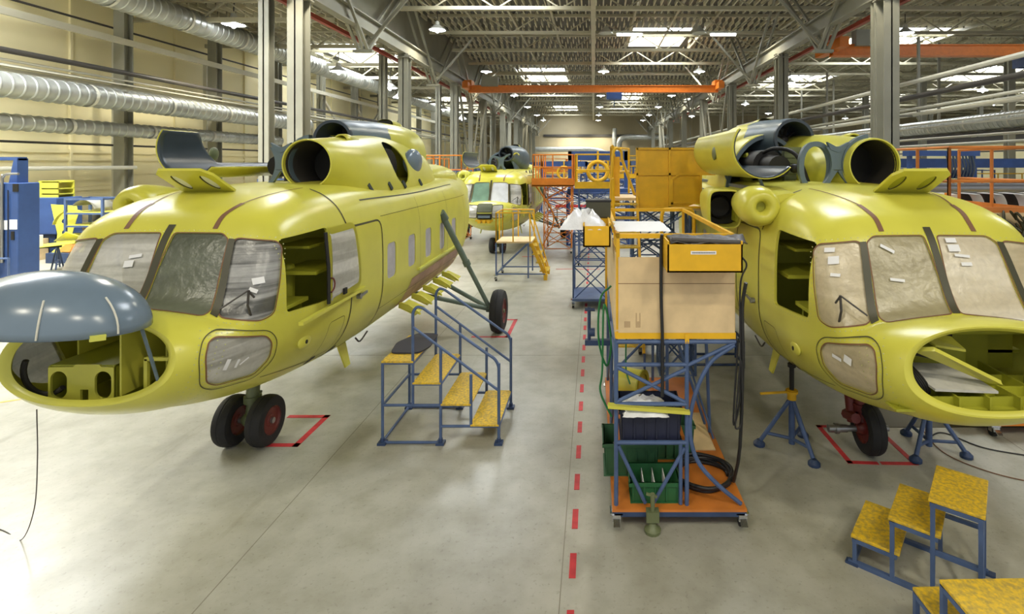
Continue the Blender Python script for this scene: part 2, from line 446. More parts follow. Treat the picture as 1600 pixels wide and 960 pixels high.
run(13.5, 6.9, .1, M['pipe'], n=8); run(13.4, 6.25, .11, M['pipedk']); run(14.0, 5.85, .06, M['pipe']); run(14.0, 5.6, .07, M['pipe'])
run(18, 5.6, .05, M['pipe']); run(18, 5.4, .05, M['pipe']); run(21, 5.0, .07, M['pipe']); run(24, 4.75, .08, M['pipe'])
for x, z, a, b, m in ((27.0, 5.55, .3, .3, 'pipedk'), (30, 6.8, .5, .3, 'steelw'), (20, 6.5, .2, .2, 'steelw'), (24, 8.4, .2, .2, 'column'), (33, 8.6, .3, .3, 'steelw'), (38, 4.6, .2, .12, 'pipedk')):
    mb = MB(); mb.b2((x-a/2, 4, z-b/2), (x+a/2, YE-2, z+b/2)); struct(mb, 'beam_tray', M[m])
for k in range(8):
    mb = MB(); y = 23+9*k; mb.b2((12.9, y-.06, 5.5), (14.3, y+.06, 5.58)); mb.b2((14.2, y-.05, 5.4), (14.3, y+.05, 9)); mb.b2((26.9, y-.05, 5.5), (27.1, y+.05, 12.9))
    mb.b2((-22.2, y-.06, 6.6), (-20.4, y+.06, 6.68)); struct(mb, 'beam_bracket', M['column'])
# diagonal braces by the wall columns
for y in (42.8, 48.8):
    mb = MB(); mb.bar((-22.2, y, 9), (-22.2, y+6, 4.5), .18); mb.bar((-22.2, y+12, 9), (-22.2, y+6, 4.5), .18); struct(mb, 'beam_wall_brace', M['steelw'])

# overhead cranes
def crane(x0, x1, y, z, label, hoist):
    o = thing('overhead_crane', label, 'crane', (0, y, z))
    mb = MB(); mb.b2((x0, -.3, -.32), (x1, .3, -.26)); mb.b2((x0, -.3, .26), (x1, .3, .32)); mb.b2((x0, -.22, -.3), (x1, -.18, .3)); mb.b2((x0, .18, -.3), (x1, .22, .3))
    mb.build('bridge_girder', M['orangecrane'], o)
    for x in (x0, x1):
        mb = MB(); mb.b2((x-.25, -1.6, -.1), (x+.25, 1.6, .45)); mb.b2((x-.35, -.6, .3), (x+.35, .6, .75)); mb.build('end_carriage', M['orangecrane'], o)
    mb = MB(); mb.b2((hoist-.7, -.45, -.95), (hoist+.7, .45, -.35)); mb.cyl((hoist-.5, 0, -.6), (hoist+.6, 0, -.6), .42, 14)
    mb.cyl((hoist, 0, -1), (hoist, 0, -1.6), .05, 6); mb.build('hoist', M['bluemach'], o)
    mb = MB(); mb.b2((x0+1.2, -.5, .2), (x0+2.7, .1, 1.1)); mb.build('control_cabinet', M['column'], o)
    return o
crane(-11.35, 11.35, 48, 10.25, 'orange bridge crane spanning the central bay under the roof', 1.9)
crane(13.6, 38, 30, 9.9, 'nearer orange bridge crane in the side bay at upper right', 25)

# lamps
def highbay(label, group):
    o = thing('high_bay_lamp', label, 'lamp', (0, 0, 0), 0, group)
    mb = MB(); mb.lathe([(.05, .6), (.13, .58), (.16, .36), (.36, .2), (.56, .04), (.58, 0), (.53, 0), (.32, .16), (.02, .2)], 20); mb.build('lamp_shade', M['lampshell'], o, smooth=40)
    mb = MB(); mb.lathe([(0, .0), (.52, .01), (.52, .04), (0, .05)], 20); mb.sphere((0, 0, -.05), .12, (1, 1, 1.2), 10, 6); mb.build('bulb', M['glow'], o, smooth=40)
    mb = MB(); mb.cyl((0, 0, .7), (0, 0, 1.3), .03, 6); mb.build('hanger', M['pipedk'], o)
    return o
L0 = None
GL = 'high bay lamps in rows under the roof'
for x in (-10.4, 1.0, 10.3):
    for y in (35, 51, 69, 83, 97, 109):
        if (x, y) in ((1.0, 35), (10.3, 35)): continue
        loc = (x, y, 12.35)
        lb = 'shaded high bay lamp hanging in a row under the central roof'
        if L0 is None: L0 = highbay(lb, GL); L0.location = loc
        else: again(L0, loc, 0, lb)
for x, y, z in ((-18.5, 27, 10.6), (-16.5, 34, 9.4), (-15.5, 40, 9.2), (-17, 46, 9.2), (-16, 56, 9.2), (-17, 68, 9.2)):
    again(L0, (x, y, z), 0, 'shaded high bay lamp hanging above the duct in the wall aisle', 'lamps of the wall aisle')
for x, y in ((20.5, 34.5), (21, 56), (22, 76), (33, 40), (33, 60), (30, 90), (18, 96), (46, 62), (58, 76), (70, 90), (48, 100)):
    again(L0, (x, y, 12.0), 0, 'shaded high bay lamp hanging in the side bay beyond the pillars', 'lamps of the side bay')
def tube_lamp(loc, lb):
    o = thing('hanging_tube_lamp', lb, 'lamp', loc)
    mb = MB(); mb.b2((-.95, -.16, 0), (.95, .16, .12)); mb.build('housing', M['lampshell'], o)
    mb = MB(); mb.cyl((-.9, 0, -.06), (.9, 0, -.06), .08, 10); mb.build('light_tube', M['glow'], o, smooth=40)
    mb = MB(); mb.lathe([(.5, .0), (.52, .05), (.2, .4), (.05, .6)], 16, Matrix.Translation((-1.7, 0, 0))); mb.build('lamp_shade', M['lampshell'], o, smooth=40)
    return o
tube_lamp((2.6, 37.6, 12.75), 'bright tube lamp beside the skylight, nearest the roof centre line')
tube_lamp((9.3, 37.6, 12.75), 'bright tube lamp near the crane rail, outer one of the two tubes')

# end wall ductwork
def endduct(pts, r, lb):
    o = MB().tube(pts, r, 14).build('ventilation_duct_pipe', M['duct'], None, smooth=40); return tag(o, lb, 'duct')
endduct(bez([(-13, 112, 6.4), (-6, 112, 6.4), (0, 112, 6.3), (4, 112, 5.2)], 6), .55, 'long silver duct low along the end wall')
endduct([(4.6, 113.4, 4), (4.6, 113.4, 11)], .5, 'vertical silver duct rising at the end wall middle')
endduct(bez([(5.6, 112, 4.5), (5.6, 112, 8), (7, 112, 9), (10, 112, 9), (16, 112, 9)], 6), .6, 'silver elbow duct turning along the end wall')
mb = MB(); mb.b2((-11, YE-.3, 9.3), (9, YE-.1, 9.8)); struct(mb, 'trim_4', M['pipedk'])

# floor paint
mb = MB()
for k in range(40):
    y = 3.94+.595*k
    if y < 24: mb.b2((-.205, y-.14, 0), (-.148, y+.14, .004))
def stripe(pts, w=.075):
    for a, b in zip(pts, pts[1:]):
        a, b = Vector((a[0], a[1], .002)), Vector((b[0], b[1], .002)); d = (b-a).normalized()*w/2; mb.bar(a-d, b+d, w, .004)
stripe([(-4.15, 7.2), (-3.66, 7.2), (-3.66, 6.47), (-4.1, 6.47)]); stripe([(-2.3, 11.65), (-1.72, 11.65), (-1.72, 10.5), (-2.4, 10.5)])
stripe([(3.15, 6.93), (2.98, 6.93), (2.98, 6.1), (3.27, 6.08)], .06); stripe([(3.36, 6.08), (3.72, 6.07), (3.72, 6.75)], .06)
stripe([(-2.6, 19.5), (-1.8, 19.5)]); stripe([(-1.2, 17.2), (.2, 17.2)], .05)
struct(mb, 'floor_marking', M['redpaint'])
mb = MB()
for x in (-.27, -3.1, 5.2): mb.b2((x, 2, 0), (x+.008, 60, .0015))
for y in (9.5,): mb.b2((-12, y, 0), (12, y+.006, .0015))
struct(mb, 'floor_line', M['floorline'])
mb = MB(); mb.bar((-9.2, 7.3, .002), (-8.3, 7.8, .002), .05, .003); mb.bar((-10, 20, .002), (-20, 24, .002), .12, .003); struct(mb, 'floor_marking_stripe', M['yellow'])

# ---------------------------------------------------------------- light and camera
def area(x, y, z, sx, sy, e, col=(1, 1, 1), rot=(0, 0, 0)):
    l = bpy.data.lights.new('skylight_light', 'AREA'); l.shape = 'RECTANGLE'; l.size = sx; l.size_y = sy; l.energy = e; l.color = col
    o = bpy.data.objects.new('skylight_light', l); COL.objects.link(o); o.location = (x, y, z); o.rotation_euler = rot
for h in SKY: area((h[0]+h[1])/2, (h[2]+h[3])/2, 15.8, h[1]-h[0], h[3]-h[2], 700 if h[2] < 20 else 1300, (.95, .98, 1))
for h in SKYL: area((h[0]+h[1])/2, (h[2]+h[3])/2, 13.1, h[1]-h[0], h[3]-h[2], 3000 if h[2] < 20 else 1200, (.95, .98, 1))
def spot(x, y, z, e, col=(1, .93, .74)):
    l = bpy.data.lights.new('lamp_and_fill_spot', 'SPOT'); l.energy = e; l.spot_size = 2.5; l.spot_blend = .5; l.shadow_soft_size = .3; l.color = col
    o = bpy.data.objects.new('lamp_and_fill_spot', l); COL.objects.link(o); o.location = (x, y, z-.15)
KEY = [(-17, 9, 9.4), (-16.5, 15, 9.4), (-10.4, 18, 12.3)]
for p in KEY: spot(*p, 1450, (1, .95, .82))
for p in ((-10.4, -5, 12.3), (1, -6, 12.3), (10.3, -5, 12.3), (-5, -3, 12.3), (6, -3, 12.3)): spot(*p, 900)  # unseen fill spots added behind the camera to brighten vertical fronts
LP = [(x, y, 12.3) for x in (-10.4, 1.0, 10.3) for y in (20, 35, 51, 69, 90)] + [(-19.6, 28, 9.5), (-17, 46, 9.2), (-17, 68, 9.2), (20.5, 34.5, 11.9), (21, 56, 11.9), (33, 40, 11.9), (22, 14, 11.9)]
for p in LP: spot(*p, 700)
spot(-4.7, 112, 11.6, 2600); spot(1.5, 112, 11.6, 2600)
w = bpy.data.worlds.new('world'); SC.world = w; w.use_nodes = True
w.node_tree.nodes['Background'].inputs[0].default_value = (.9, .93, 1, 1); w.node_tree.nodes['Background'].inputs[1].default_value = .5
cam = bpy.data.cameras.new('camera'); co = bpy.data.objects.new('camera', cam); COL.objects.link(co)
co.location = (0, 0, CZ); co.rotation_euler = (PI/2, 0, 0); cam.sensor_width = 36; cam.lens = 36*FX/1600
cam.shift_x = -(HX-800)/1600; cam.shift_y = -(480-HY)/1600; cam.clip_end = 400
SC.camera = co
SC.view_settings.view_transform = 'Standard'; SC.view_settings.look = 'None'; SC.view_settings.gamma = 1; SC.view_settings.exposure = .55
SC.view_settings.use_curve_mapping = False
SC.cycles.use_denoising = True
SC.cycles.max_bounces = 6; SC.cycles.diffuse_bounces = 3; SC.cycles.transparent_max_bounces = 12
# ---------------------------------------------------------------- helicopter skin
def pchip(xs, ys):
    n = len(xs); h = [xs[i+1]-xs[i] for i in range(n-1)]; d = [(ys[i+1]-ys[i])/h[i] for i in range(n-1)]
    m = [0.0]*n; m[0], m[-1] = d[0], d[-1]
    for i in range(1, n-1):
        if d[i-1]*d[i] > 0:
            w1, w2 = 2*h[i]+h[i-1], h[i]+2*h[i-1]; m[i] = (w1+w2)/(w1/d[i-1]+w2/d[i])
    def f(x):
        x = min(max(x, xs[0]), xs[-1]); i = 0
        while i < n-2 and x > xs[i+1]: i += 1
        t = (x-xs[i])/h[i]
        return (1+2*t)*(1-t)**2*ys[i]+t*(1-t)**2*h[i]*m[i]+t*t*(3-2*t)*ys[i+1]+t*t*(t-1)*h[i]*m[i+1]
    return f
#        y    w     zb    zt    zc   nt   nb
STA = [(0.0, .745, 1.465, 2.15, 1.80, 2.25, 2.2), (.06, .80, 1.40, 2.155, 1.80, 2.25, 2.2), (.15, .865, 1.33, 2.155, 1.80, 2.25, 2.15), (.30, .945, 1.25, 2.145, 1.80, 2.3, 2.15), (.44, .99, 1.20, 2.125, 1.80, 2.4, 2.15),
       (.48, 1.0, 1.185, 2.145, 1.80, 2.5, 2.15), (.86, 1.105, 1.06, 2.80, 1.82, 4.4, 2.15), (1.02, 1.135, 1.02, 2.96, 1.83, 4.9, 2.2), (1.25, 1.165, .975, 3.05, 1.84, 5.0, 2.25),
       (1.6, 1.20, .925, 3.13, 1.85, 4.8, 2.3), (2.1, 1.235, .885, 3.185, 1.86, 4.3, 2.4), (2.7, 1.25, .86, 3.215, 1.87, 4.1, 2.5), (3.5, 1.25, .85, 3.22, 1.88, 4.1, 2.6),
       (7.2, 1.25, .85, 3.22, 1.9, 4.1, 2.6), (8.0, 1.22, .9, 3.22, 1.95, 3.6, 2.4), (9.0, 1.08, 1.15, 3.2, 2.15, 2.8, 2.2), (10.0, .82, 1.65, 3.17, 2.4, 2.3, 2.1), (10.9, .6, 2.1, 3.12, 2.6, 2.1, 2.1)]
FN = [pchip([s[0] for s in STA], [s[k] for s in STA]) for k in range(1, 7)]
def ring(y, n=144, sh=0.0):
    w, zb, zt, zc, nt, nb = (f(y) for f in FN); out = []
    for k in range(n):
        a = 2*PI*(k+.5)/n; c, s = math.cos(a), math.sin(a); e = nt if s > 0 else nb
        r = (abs(c)**e+abs(s)**e)**(-1/e)
        z = zc+s*r*((zt-zc) if s > 0 else (zc-zb))*(1-sh/.8); out.append(V(c*r*(w-sh), y+max(0, 1-y/.45)*.2*(z-1.8), z))
    return out
def skin_rings():
    ys = [i*.03 for i in range(16)]+[.46+.02*i for i in range(3)]+[.52+.04*i for i in range(40)]+[2.12+.12*i for i in range(74)]
    return [ring(y) for y in ys if y <= 10.9]
def lip(wi, zi, y):      # inner edge of the nose ring
    r0 = ring(0.0); return [V(p.x*wi, y+.2*(p.z-1.8), 1.81+(p.z-1.81)*zi) for p in r0]
_b = MB(); _b.loft(skin_rings()); bmesh.ops.recalc_face_normals(_b.bm, faces=_b.bm.faces)
SKIN = BVHTree.FromBMesh(_b.bm); _b.bm.free()

HLX, HLY = -4.25, 4.4       # helicopter at the left
HRX, HRY = 3.235, 4.2       # helicopter at the right
def hitL(px, py, bvh=None):
    o = V(-HLX, -HLY, CZ); d = px_ray(px, py); h = (bvh or SKIN).ray_cast(o, d)
    return h[0]
class Frame:
    """parallel projection onto the skin: points are (u, v), cast along d."""
    def __init__(s, u, v, d, far=4.0, bvh=None): s.u, s.v, s.d, s.far, s.bvh = Vector(u), Vector(v), Vector(d).normalized(), far, bvh or SKIN
    def uv(s, p): return (p.dot(s.u), p.dot(s.v))
    def org(s, q): return s.u*q[0]+s.v*q[1]-s.d*s.far
    def cast(s, q, off=0.0):
        h = s.bvh.ray_cast(s.org(q), s.d)
        if h[0] is None: return None
        n = h[1]
        if n.dot(s.d) > 0: n = -n
        return h[0]+n*off
r2 = math.sqrt(.5)
FS = Frame((0, 1, 0), (0, 0, 1), (-1, 0, 0))
FF = Frame((1, 0, 0), (0, 0, 1), (0, 1, 0))
FT = Frame((1, 0, 0), (0, 1, 0), (0, 0, -1))
_a = math.radians(32)
FW = Frame((1, 0, 0), (0, math.sin(_a), math.cos(_a)), (0, math.cos(_a), -math.sin(_a)))
FD = Frame((r2, r2, 0), (0, 0, 1), (-r2, r2, 0))
def P2(frame, pix, bvh=None):
    out = []
    for p in pix:
        h = hitL(p[0], p[1], bvh)
        if h is not None: out.append(frame.uv(h))
    return out
def mir(o):       # mirrored copy of a mesh in x
    me = o.copy(); me.transform(Matrix.Diagonal((-1, 1, 1, 1))); me.flip_normals(); return me
def decal(frame, poly, off=.004, step=.06, thick=.0):
    bm = bmesh.new(); vs = [bm.verts.new((p[0], p[1], 0)) for p in poly]
    try: bm.faces.new(vs)
    except ValueError: return bmesh.new()
    for ax in (0, 1):
        lo, hi = min(p[ax] for p in poly), max(p[ax] for p in poly); x = lo+step
        while x < hi-1e-4:
            co = (x, 0, 0) if ax == 0 else (0, x, 0); no = (1, 0, 0) if ax == 0 else (0, 1, 0)
            bmesh.ops.bisect_plane(bm, geom=bm.verts[:]+bm.edges[:]+bm.faces[:], plane_co=co, plane_no=no); x += step
    bmesh.ops.triangulate(bm, faces=[f for f in bm.faces if len(f.verts) > 4])
    for v in list(bm.verts):
        h = frame.cast((v.co.x, v.co.y), off)
        if h is None: bm.verts.remove(v)
        else: v.co = h
    if thick:
        g = bmesh.ops.solidify(bm, geom=bm.faces[:], thickness=thick)
    return bm
def offset_poly(poly, d):
    n = len(poly); P = [Vector((p[0], p[1])) for p in poly]
    ar = sum(P[i].x*P[(i+1) % n].y-P[(i+1) % n].x*P[i].y for i in range(n)); sg = 1 if ar > 0 else -1; out = []
    for i in range(n):
        t = (P[(i+1) % n]-P[i-1])
        if t.length < 1e-9: out.append(P[i]); continue
        t.normalize(); out.append(P[i]+Vector((t.y, -t.x))*d*sg)
    return out
def dense(poly, step=.05):
    out = []; n = len(poly)
    for i in range(n):
        p, q = Vector(poly[i][:2]), Vector(poly[(i+1) % n][:2]); k = max(1, int((q-p).length/step))
        out += [p+(q-p)*j/k for j in range(k)]
    return out
def ringdecal(frame, poly, din, dout, off=.006, thick=.01):
    poly = dense(poly); a, b = offset_poly(poly, din), offset_poly(poly, dout); n = len(poly); bm = bmesh.new(); A, B = [], []
    for p, q in zip(a, b):
        h, k = frame.cast(p, off), frame.cast(q, off); A.append(bm.verts.new(h) if h else None); B.append(bm.verts.new(k) if k else None)
    for i in range(n):
        f = (A[i], A[(i+1) % n], B[(i+1) % n], B[i])
        if None not in f: bm.faces.new(f)
    return bm
def path_strip(frame, pts, w, off=.004, n=8, bvh=None):
    """ribbon of width w along a smooth path of (u, v) points."""
    c = bez([V(p[0], p[1], 0) for p in pts], n); bm = bmesh.new(); pr = None
    for i, p in enumerate(c):
        t = (c[min(i+1, len(c)-1)]-c[max(i-1, 0)]).normalized(); s = V(t.y, -t.x, 0)*w/2
        a, b = frame.cast((p+s)[:2], off), frame.cast((p-s)[:2], off)
        cur = (bm.verts.new(a), bm.verts.new(b)) if a and b else None
        if cur and pr: bm.faces.new((pr[0], pr[1], cur[1], cur[0]))
        pr = cur
    return bm
def join_bm(bms):
    out = bmesh.new()
    for b in bms:
        me = bpy.data.meshes.new('t'); b.to_mesh(me); out.from_mesh(me); bpy.data.meshes.remove(me); b.free()
    return out
def bm_mesh(bm, name, m, smooth=True):
    bmesh.ops.recalc_face_normals(bm, faces=bm.faces)
    me = bpy.data.meshes.new(name); bm.to_mesh(me); bm.free()
    if m: me.materials.append(m)
    if smooth:
        me.polygons.foreach_set('use_smooth', [True]*len(me.polygons)); me.set_sharp_from_angle(angle=.7)
    return me
def link(name, me, parent):
    o = bpy.data.objects.new(name, me); COL.objects.link(o); o.parent = parent; return o
def dots(frame, pts, r=.007, off=.0, bm=None):
    bm = bm or bmesh.new()
    for p in pts:
        h = frame.bvh.ray_cast(frame.org(p), frame.d)
        if h[0] is None: continue
        n = h[1] if h[1].dot(frame.d) < 0 else -h[1]
        q = n.to_track_quat('Z', 'Y').to_matrix()
        base = [bm.verts.new(h[0]+q @ V(r*math.cos(k*PI/3), r*math.sin(k*PI/3), 0)) for k in range(6)]; top = bm.verts.new(h[0]+n*r*.5)
        for k in range(6): bm.faces.new((base[k], base[(k+1) % 6], top))
    return bm
def along(pts, gap, closed=False):
    P = [Vector((p[0], p[1])) for p in pts]
    if closed: P.append(P[0])
    out, acc = [], 0.0
    for a, b in zip(P, P[1:]):
        L = (b-a).length
        while acc < L: out.append(a+(b-a)*(acc/L)); acc += gap
        acc -= L
    return out

# openings, drawn on the skin and mirrored to the other side
W_SIDE = rpoly(P2(FD, [(367, 372), (432, 377), (440, 386), (437, 440), (428, 490), (408, 501), (341, 496), (352, 430)]), .05)
W_CEN = rpoly(P2(FW, [(273, 364), (348, 365), (357, 375), (342, 435), (328, 487), (314, 494), (218, 481), (243, 428)]), .035)
W_CHIN = rpoly(P2(FD, [(337, 527), (416, 525), (425, 536), (420, 560), (395, 586), (340, 602), (322, 598), (321, 558), (326, 535)]), .05)
O_COCK = rpoly([(.95, 2.70), (1.68, 2.74), (1.68, 1.90), (.95, 1.95)], .06)
BLISTER = rpoly([(1.52, 2.72), (2.1, 2.73), (2.16, 2.66), (2.24, 2.05), (2.18, 1.93), (1.50, 1.86)], .05)
DOOR = rpoly([(2.14, 1.02), (2.14, 2.68), (3.08, 2.68), (3.08, 1.02)], .14)
WINY = [3.42+.87*i for i in range(5)]
def cabwin(y): return rpoly([(y-.17, 1.78), (y-.17, 2.3), (y+.17, 2.3), (y+.17, 1.78)], .09)
def prism(bm, frame, poly, inward=.22, outward=.12):
    """cutter: polygon swept through the skin."""
    c = [frame.cast(p) for p in poly]; c = [(p, q) for p, q in zip(poly, c) if q is not None]
    t = [(q.dot(frame.d)) for p, q in c]; a, b = min(t)-outward, max(t)+inward
    A = [bm.verts.new(frame.u*p[0]+frame.v*p[1]+frame.d*a) for p, q in c]; B = [bm.verts.new(frame.u*p[0]+frame.v*p[1]+frame.d*b) for p, q in c]
    n = len(A); bm.faces.new(A); bm.faces.new(B[::-1])
    for i in range(n): bm.faces.new((A[(i+1) % n], A[i], B[i], B[(i+1) % n]))
def both(bm):
    g = bmesh.ops.duplicate(bm, geom=bm.verts[:]+bm.edges[:]+bm.faces[:]); vs = [e for e in g['geom'] if isinstance(e, bmesh.types.BMVert)]; fs = [e for e in g['geom'] if isinstance(e, bmesh.types.BMFace)]
    for v in vs: v.co.x *= -1
    bmesh.ops.reverse_faces(bm, faces=fs); return bm
def boolean_shell(rings, cutter, thick, name, m, capends=False):
    mb = MB(); mb.loft(rings)
    o = mb.build('tmp', None, None)
    md = o.modifiers.new('s', 'SOLIDIFY'); md.thickness = thick; md.offset = -1
    bmesh.ops.recalc_face_normals(cutter, faces=cutter.faces)
    cme = bpy.data.meshes.new('c'); cutter.to_mesh(cme); cutter.free(); c = bpy.data.objects.new('cut', cme); COL.objects.link(c)
    b = o.modifiers.new('b', 'BOOLEAN'); b.operation = 'DIFFERENCE'; b.solver = 'EXACT'; b.object = c; b.use_self = True
    dg = bpy.context.evaluated_depsgraph_get()
    me = bpy.data.meshes.new_from_object(o.evaluated_get(dg)); me.name = name; me.materials.clear(); me.materials.append(m)
    bpy.data.objects.remove(o); bpy.data.objects.remove(c)
    me.polygons.foreach_set('use_smooth', [True]*len(me.polygons)); me.set_sharp_from_angle(angle=.55)
    return me
def make_shell(name, m, chinwin=True, extra=None):
    cut = bmesh.new()
    prism(cut, FD, W_SIDE); prism(cut, FD, W_CHIN); prism(cut, FS, O_COCK)
    for y in WINY: prism(cut, FS, cabwin(y))
    both(cut)
    c2 = bmesh.new(); prism(c2, FW, W_CEN); both(c2)
    for q in (c2,):
        me = bpy.data.meshes.new('t'); q.to_mesh(me); cut.from_mesh(me); q.free()
    if extra: extra(cut)
    rings = [lip(.885, .87, .03), lip(.92, .91, .012), lip(.965, .96, .0)]+skin_rings()
    return boolean_shell(rings, cut, .028, name, m)
SHELL = make_shell('fuselage_skin', M['primer'])
def fwv(y, z): return y*math.sin(_a)+z*math.cos(_a)
def make_heli(name, label, loc, cfg):
    T = thing(name, label, 'helicopter', (loc[0], loc[1], 0))
    pr = cfg.get('primer', M['primer']); film = cfg['film']
    link('fuselage', SHELL, T)
    def two(nm, bm, m, smooth=True):
        me = bm_mesh(bm, nm, m, smooth); a = link(nm, me, T); b = link(nm, mir(me), T); return a, b
    # panes
    for nm, fr, po, key in (('windshield_pane', FW, W_CEN, 'cen'), ('side_windshield_pane', FD, W_SIDE, 'side'), ('chin_window', FD, W_CHIN, 'chin')):
        me = bm_mesh(decal(fr, offset_poly(po, .006), -.012), nm, film[key][1]); link(nm, me, T)
        mm = mir(me); mm.materials.clear(); mm.materials.append(film[key][0]); link(nm, mm, T)
    for y in WINY: two('cabin_window', decal(FS, offset_poly(cabwin(y), .006), -.012, .12), M['filmlight'])
    # sealant beads round the panes
    for fr, po, w in ((FW, W_CEN, .008), (FD, W_SIDE, .008), (FD, W_CHIN, .008)):
        two('window_seal', ringdecal(fr, po, -.004, w, .004), M['seam'])
    two('chin_window_frame', ringdecal(FD, W_CHIN, .048, .056, .007), M['seamdk'])
    # dark strips between the panes
    me = bm_mesh(decal(FW, [(-.034, fwv(.47, 2.14)), (.034, fwv(.47, 2.14)), (.036, fwv(.9, 2.86)), (-.036, fwv(.9, 2.86))], .006), 'pane_strip', M['strip']); link('pane_strip', me, T)
    ps = P2(FW, [(358, 373), (368, 374), (339, 497), (328, 491)])
    two('pane_strip', decal(FW, ps, .006), M['strip'])
    # brown sealant seams over the roof
    def pst(frame, pix, w): return path_strip(frame, P2(frame, pix), w)
    two('seam_strip', pst(FT, [(336, 358), (347, 340), (362, 328), (380, 318)], .05), M['seam'])
    two('seam_strip', pst(FT, [(380, 318), (427, 303), (473, 294)], .018), M['seam'])
    two('seam_strip', pst(FD, [(543, 356), (527, 325), (506, 306), (484, 296)], .018), M['seamdk'])
    # panel lines and the entrance door
    lines = [ringdecal(FS, DOOR, -.013, .013, .004)]
    for a, b in (((3.1, 1.4), (8.2, 1.4)), ((.9, 1.32), (2.1, 1.12)), ((3.1, 2.72), (8.2, 2.72))): lines.append(path_strip(FS, [a, ((a[0]+b[0])/2, (a[1]+b[1])/2), b], .007))
    for y in (4.7, 6.4, 7.9): lines.append(path_strip(FS, [(y, .9), (y, 1.8), (y, 2.9)], .007))
    lines.append(path_strip(FT, [(1.08, 2.7), (1.1, 4.8), (1.06, 7.3)], .014))
    lines.append(ringdecal(FS, rpoly([(1.7, 1.2), (1.7, 1.62), (2.02, 1.62), (2.02, 1.2)], .05), 0, .006, .003))
    for ln in lines: two('panel_line', ln, M['seamdk'])
    # rivets
    bm = bmesh.new()
    for q in (.09, -.03):
        dots(FD, along(offset_poly(W_SIDE, .035), .05, True), bm=bm); break
    dots(FD, along(offset_poly(W_CHIN, .03), .045, True), bm=bm)
    dots(FS, along(offset_poly(O_COCK, .035), .05, True), bm=bm)
    dots(FW, along(offset_poly(W_CEN, .03), .05, True), bm=bm)
    for v in (1.35, 1.52, 1.7, 1.9): dots(FF, [(u*.05, v) for u in range(13, 16)], .006, bm=bm)
    for k in range(4): dots(FD, [(.56+.07*k+.012*j, 1.35+.05*j) for j in range(14)], .007, bm=bm)
    for z in (1.4, 2.72): dots(FS, [(3.15+.07*i, z+.03) for i in range(70)], bm=bm)
    for y in (2.06, 3.16, 4.66, 6.36): dots(FS, [(y, .95+.06*i) for i in range(30)], bm=bm)
    o = two('rivet_rows', bm, M['rivet'])
    for x in o: x['kind'] = 'stuff'
    bm = bmesh.new(); dots(FW, [(0, fwv(.47+.055*i, 2.16+.088*i)) for i in range(8)], .008, bm=bm)
    dots(FW, along([((ps[0][0]+ps[1][0])/2, (ps[0][1]+ps[1][1])/2), ((ps[2][0]+ps[3][0])/2, (ps[2][1]+ps[3][1])/2)], .07), .009, bm=bm)
    x = link('strip_rivets', bm_mesh(bm, 'strip_rivets', M['rivet']), T); x['kind'] = 'stuff'
    # paper notes stuck on the panes
    for fr, c, w, h, a, sx in cfg['notes']:
        ca, sa = math.cos(a), math.sin(a)
        q = [(c[0]+ca*u-sa*v, c[1]+sa*u+ca*v) for u, v in ((-w, -h), (w, -h), (w, h), (-w, h))]
        me = bm_mesh(decal(fr, q, .006), 'paper_note', M['paper']); link('paper_note', me if sx > 0 else mir(me), T)
    # floor and bulkheads inside
    mb = MB(); fl = [ring(y, 48, .08) for y in (.95, 1.4, 2.2, 3, 5, 7, 8)]
    L = [[(-max(p.x for p in r if p.z < 1.28), r[0].y, 1.28), (max(p.x for p in r if p.z < 1.28), r[0].y, 1.28)] for r in fl]
    for p, q in zip(L, L[1:]): mb.poly([p[0], p[1], q[1], q[0]])
    mb.build('cabin_floor', M['primer_in'], T, solid=.03)
    r = ring(2.35, 64, .05); mb = MB(); mb.poly(r); mb.build('cockpit_bulkhead', M['primer_in'], T, solid=.03)
    r = ring(9.9, 64, .04); mb = MB(); mb.poly(r); mb.build('rear_bulkhead', M['primer_in'], T, solid=.03)
    mb = MB(); mb.b2((-.9, .62, 1.9), (.9, .9, 2.16)); mb.b2((-.25, .7, 1.18), (.25, 1.2, 1.75)); mb.build('instrument_console', M['primer_in'], T, bevel=.02)
    for s in (-1, 1):
        mb = MB(); mb.b2((.62*s, 1.0, 1.45), (.92*s, 1.04, 1.95)); mb.b2((.62*s, 1.5, 1.38), (.95*s, 1.54, 1.95)); mb.b2((.62*s, 1.0, 1.93), (1.02*s, 1.55, 1.97)); mb.b2((.62*s, 1.0, 1.6), (1.0*s, 1.55, 1.63))
        mb.b2((.6*s, 1.6, 2.2), (1.08*s, 2.3, 2.24)); mb.b2((.6*s, 1.6, 2.5), (1.0*s, 2.3, 2.53)); mb.b2((.7*s, 1.1, 1.97), (.78*s, 1.4, 2.03))
        mb.build('side_console', M['primer_in'], T)
        mb = MB(); mb.b2((.3*s, 1.3, 1.15), (.72*s, 1.75, 1.55)); mb.b2((.3*s, 1.72, 1.5), (.72*s, 1.84, 2.3)); mb.build('crew_seat', M['navy'] if s < 0 and cfg.get('seat') else M['primer_in'], T, bevel=.04)
    # closed doors' handles, sliding windows
    def plain(nm, b, m, **k): return b.build(nm, m, T, **k)
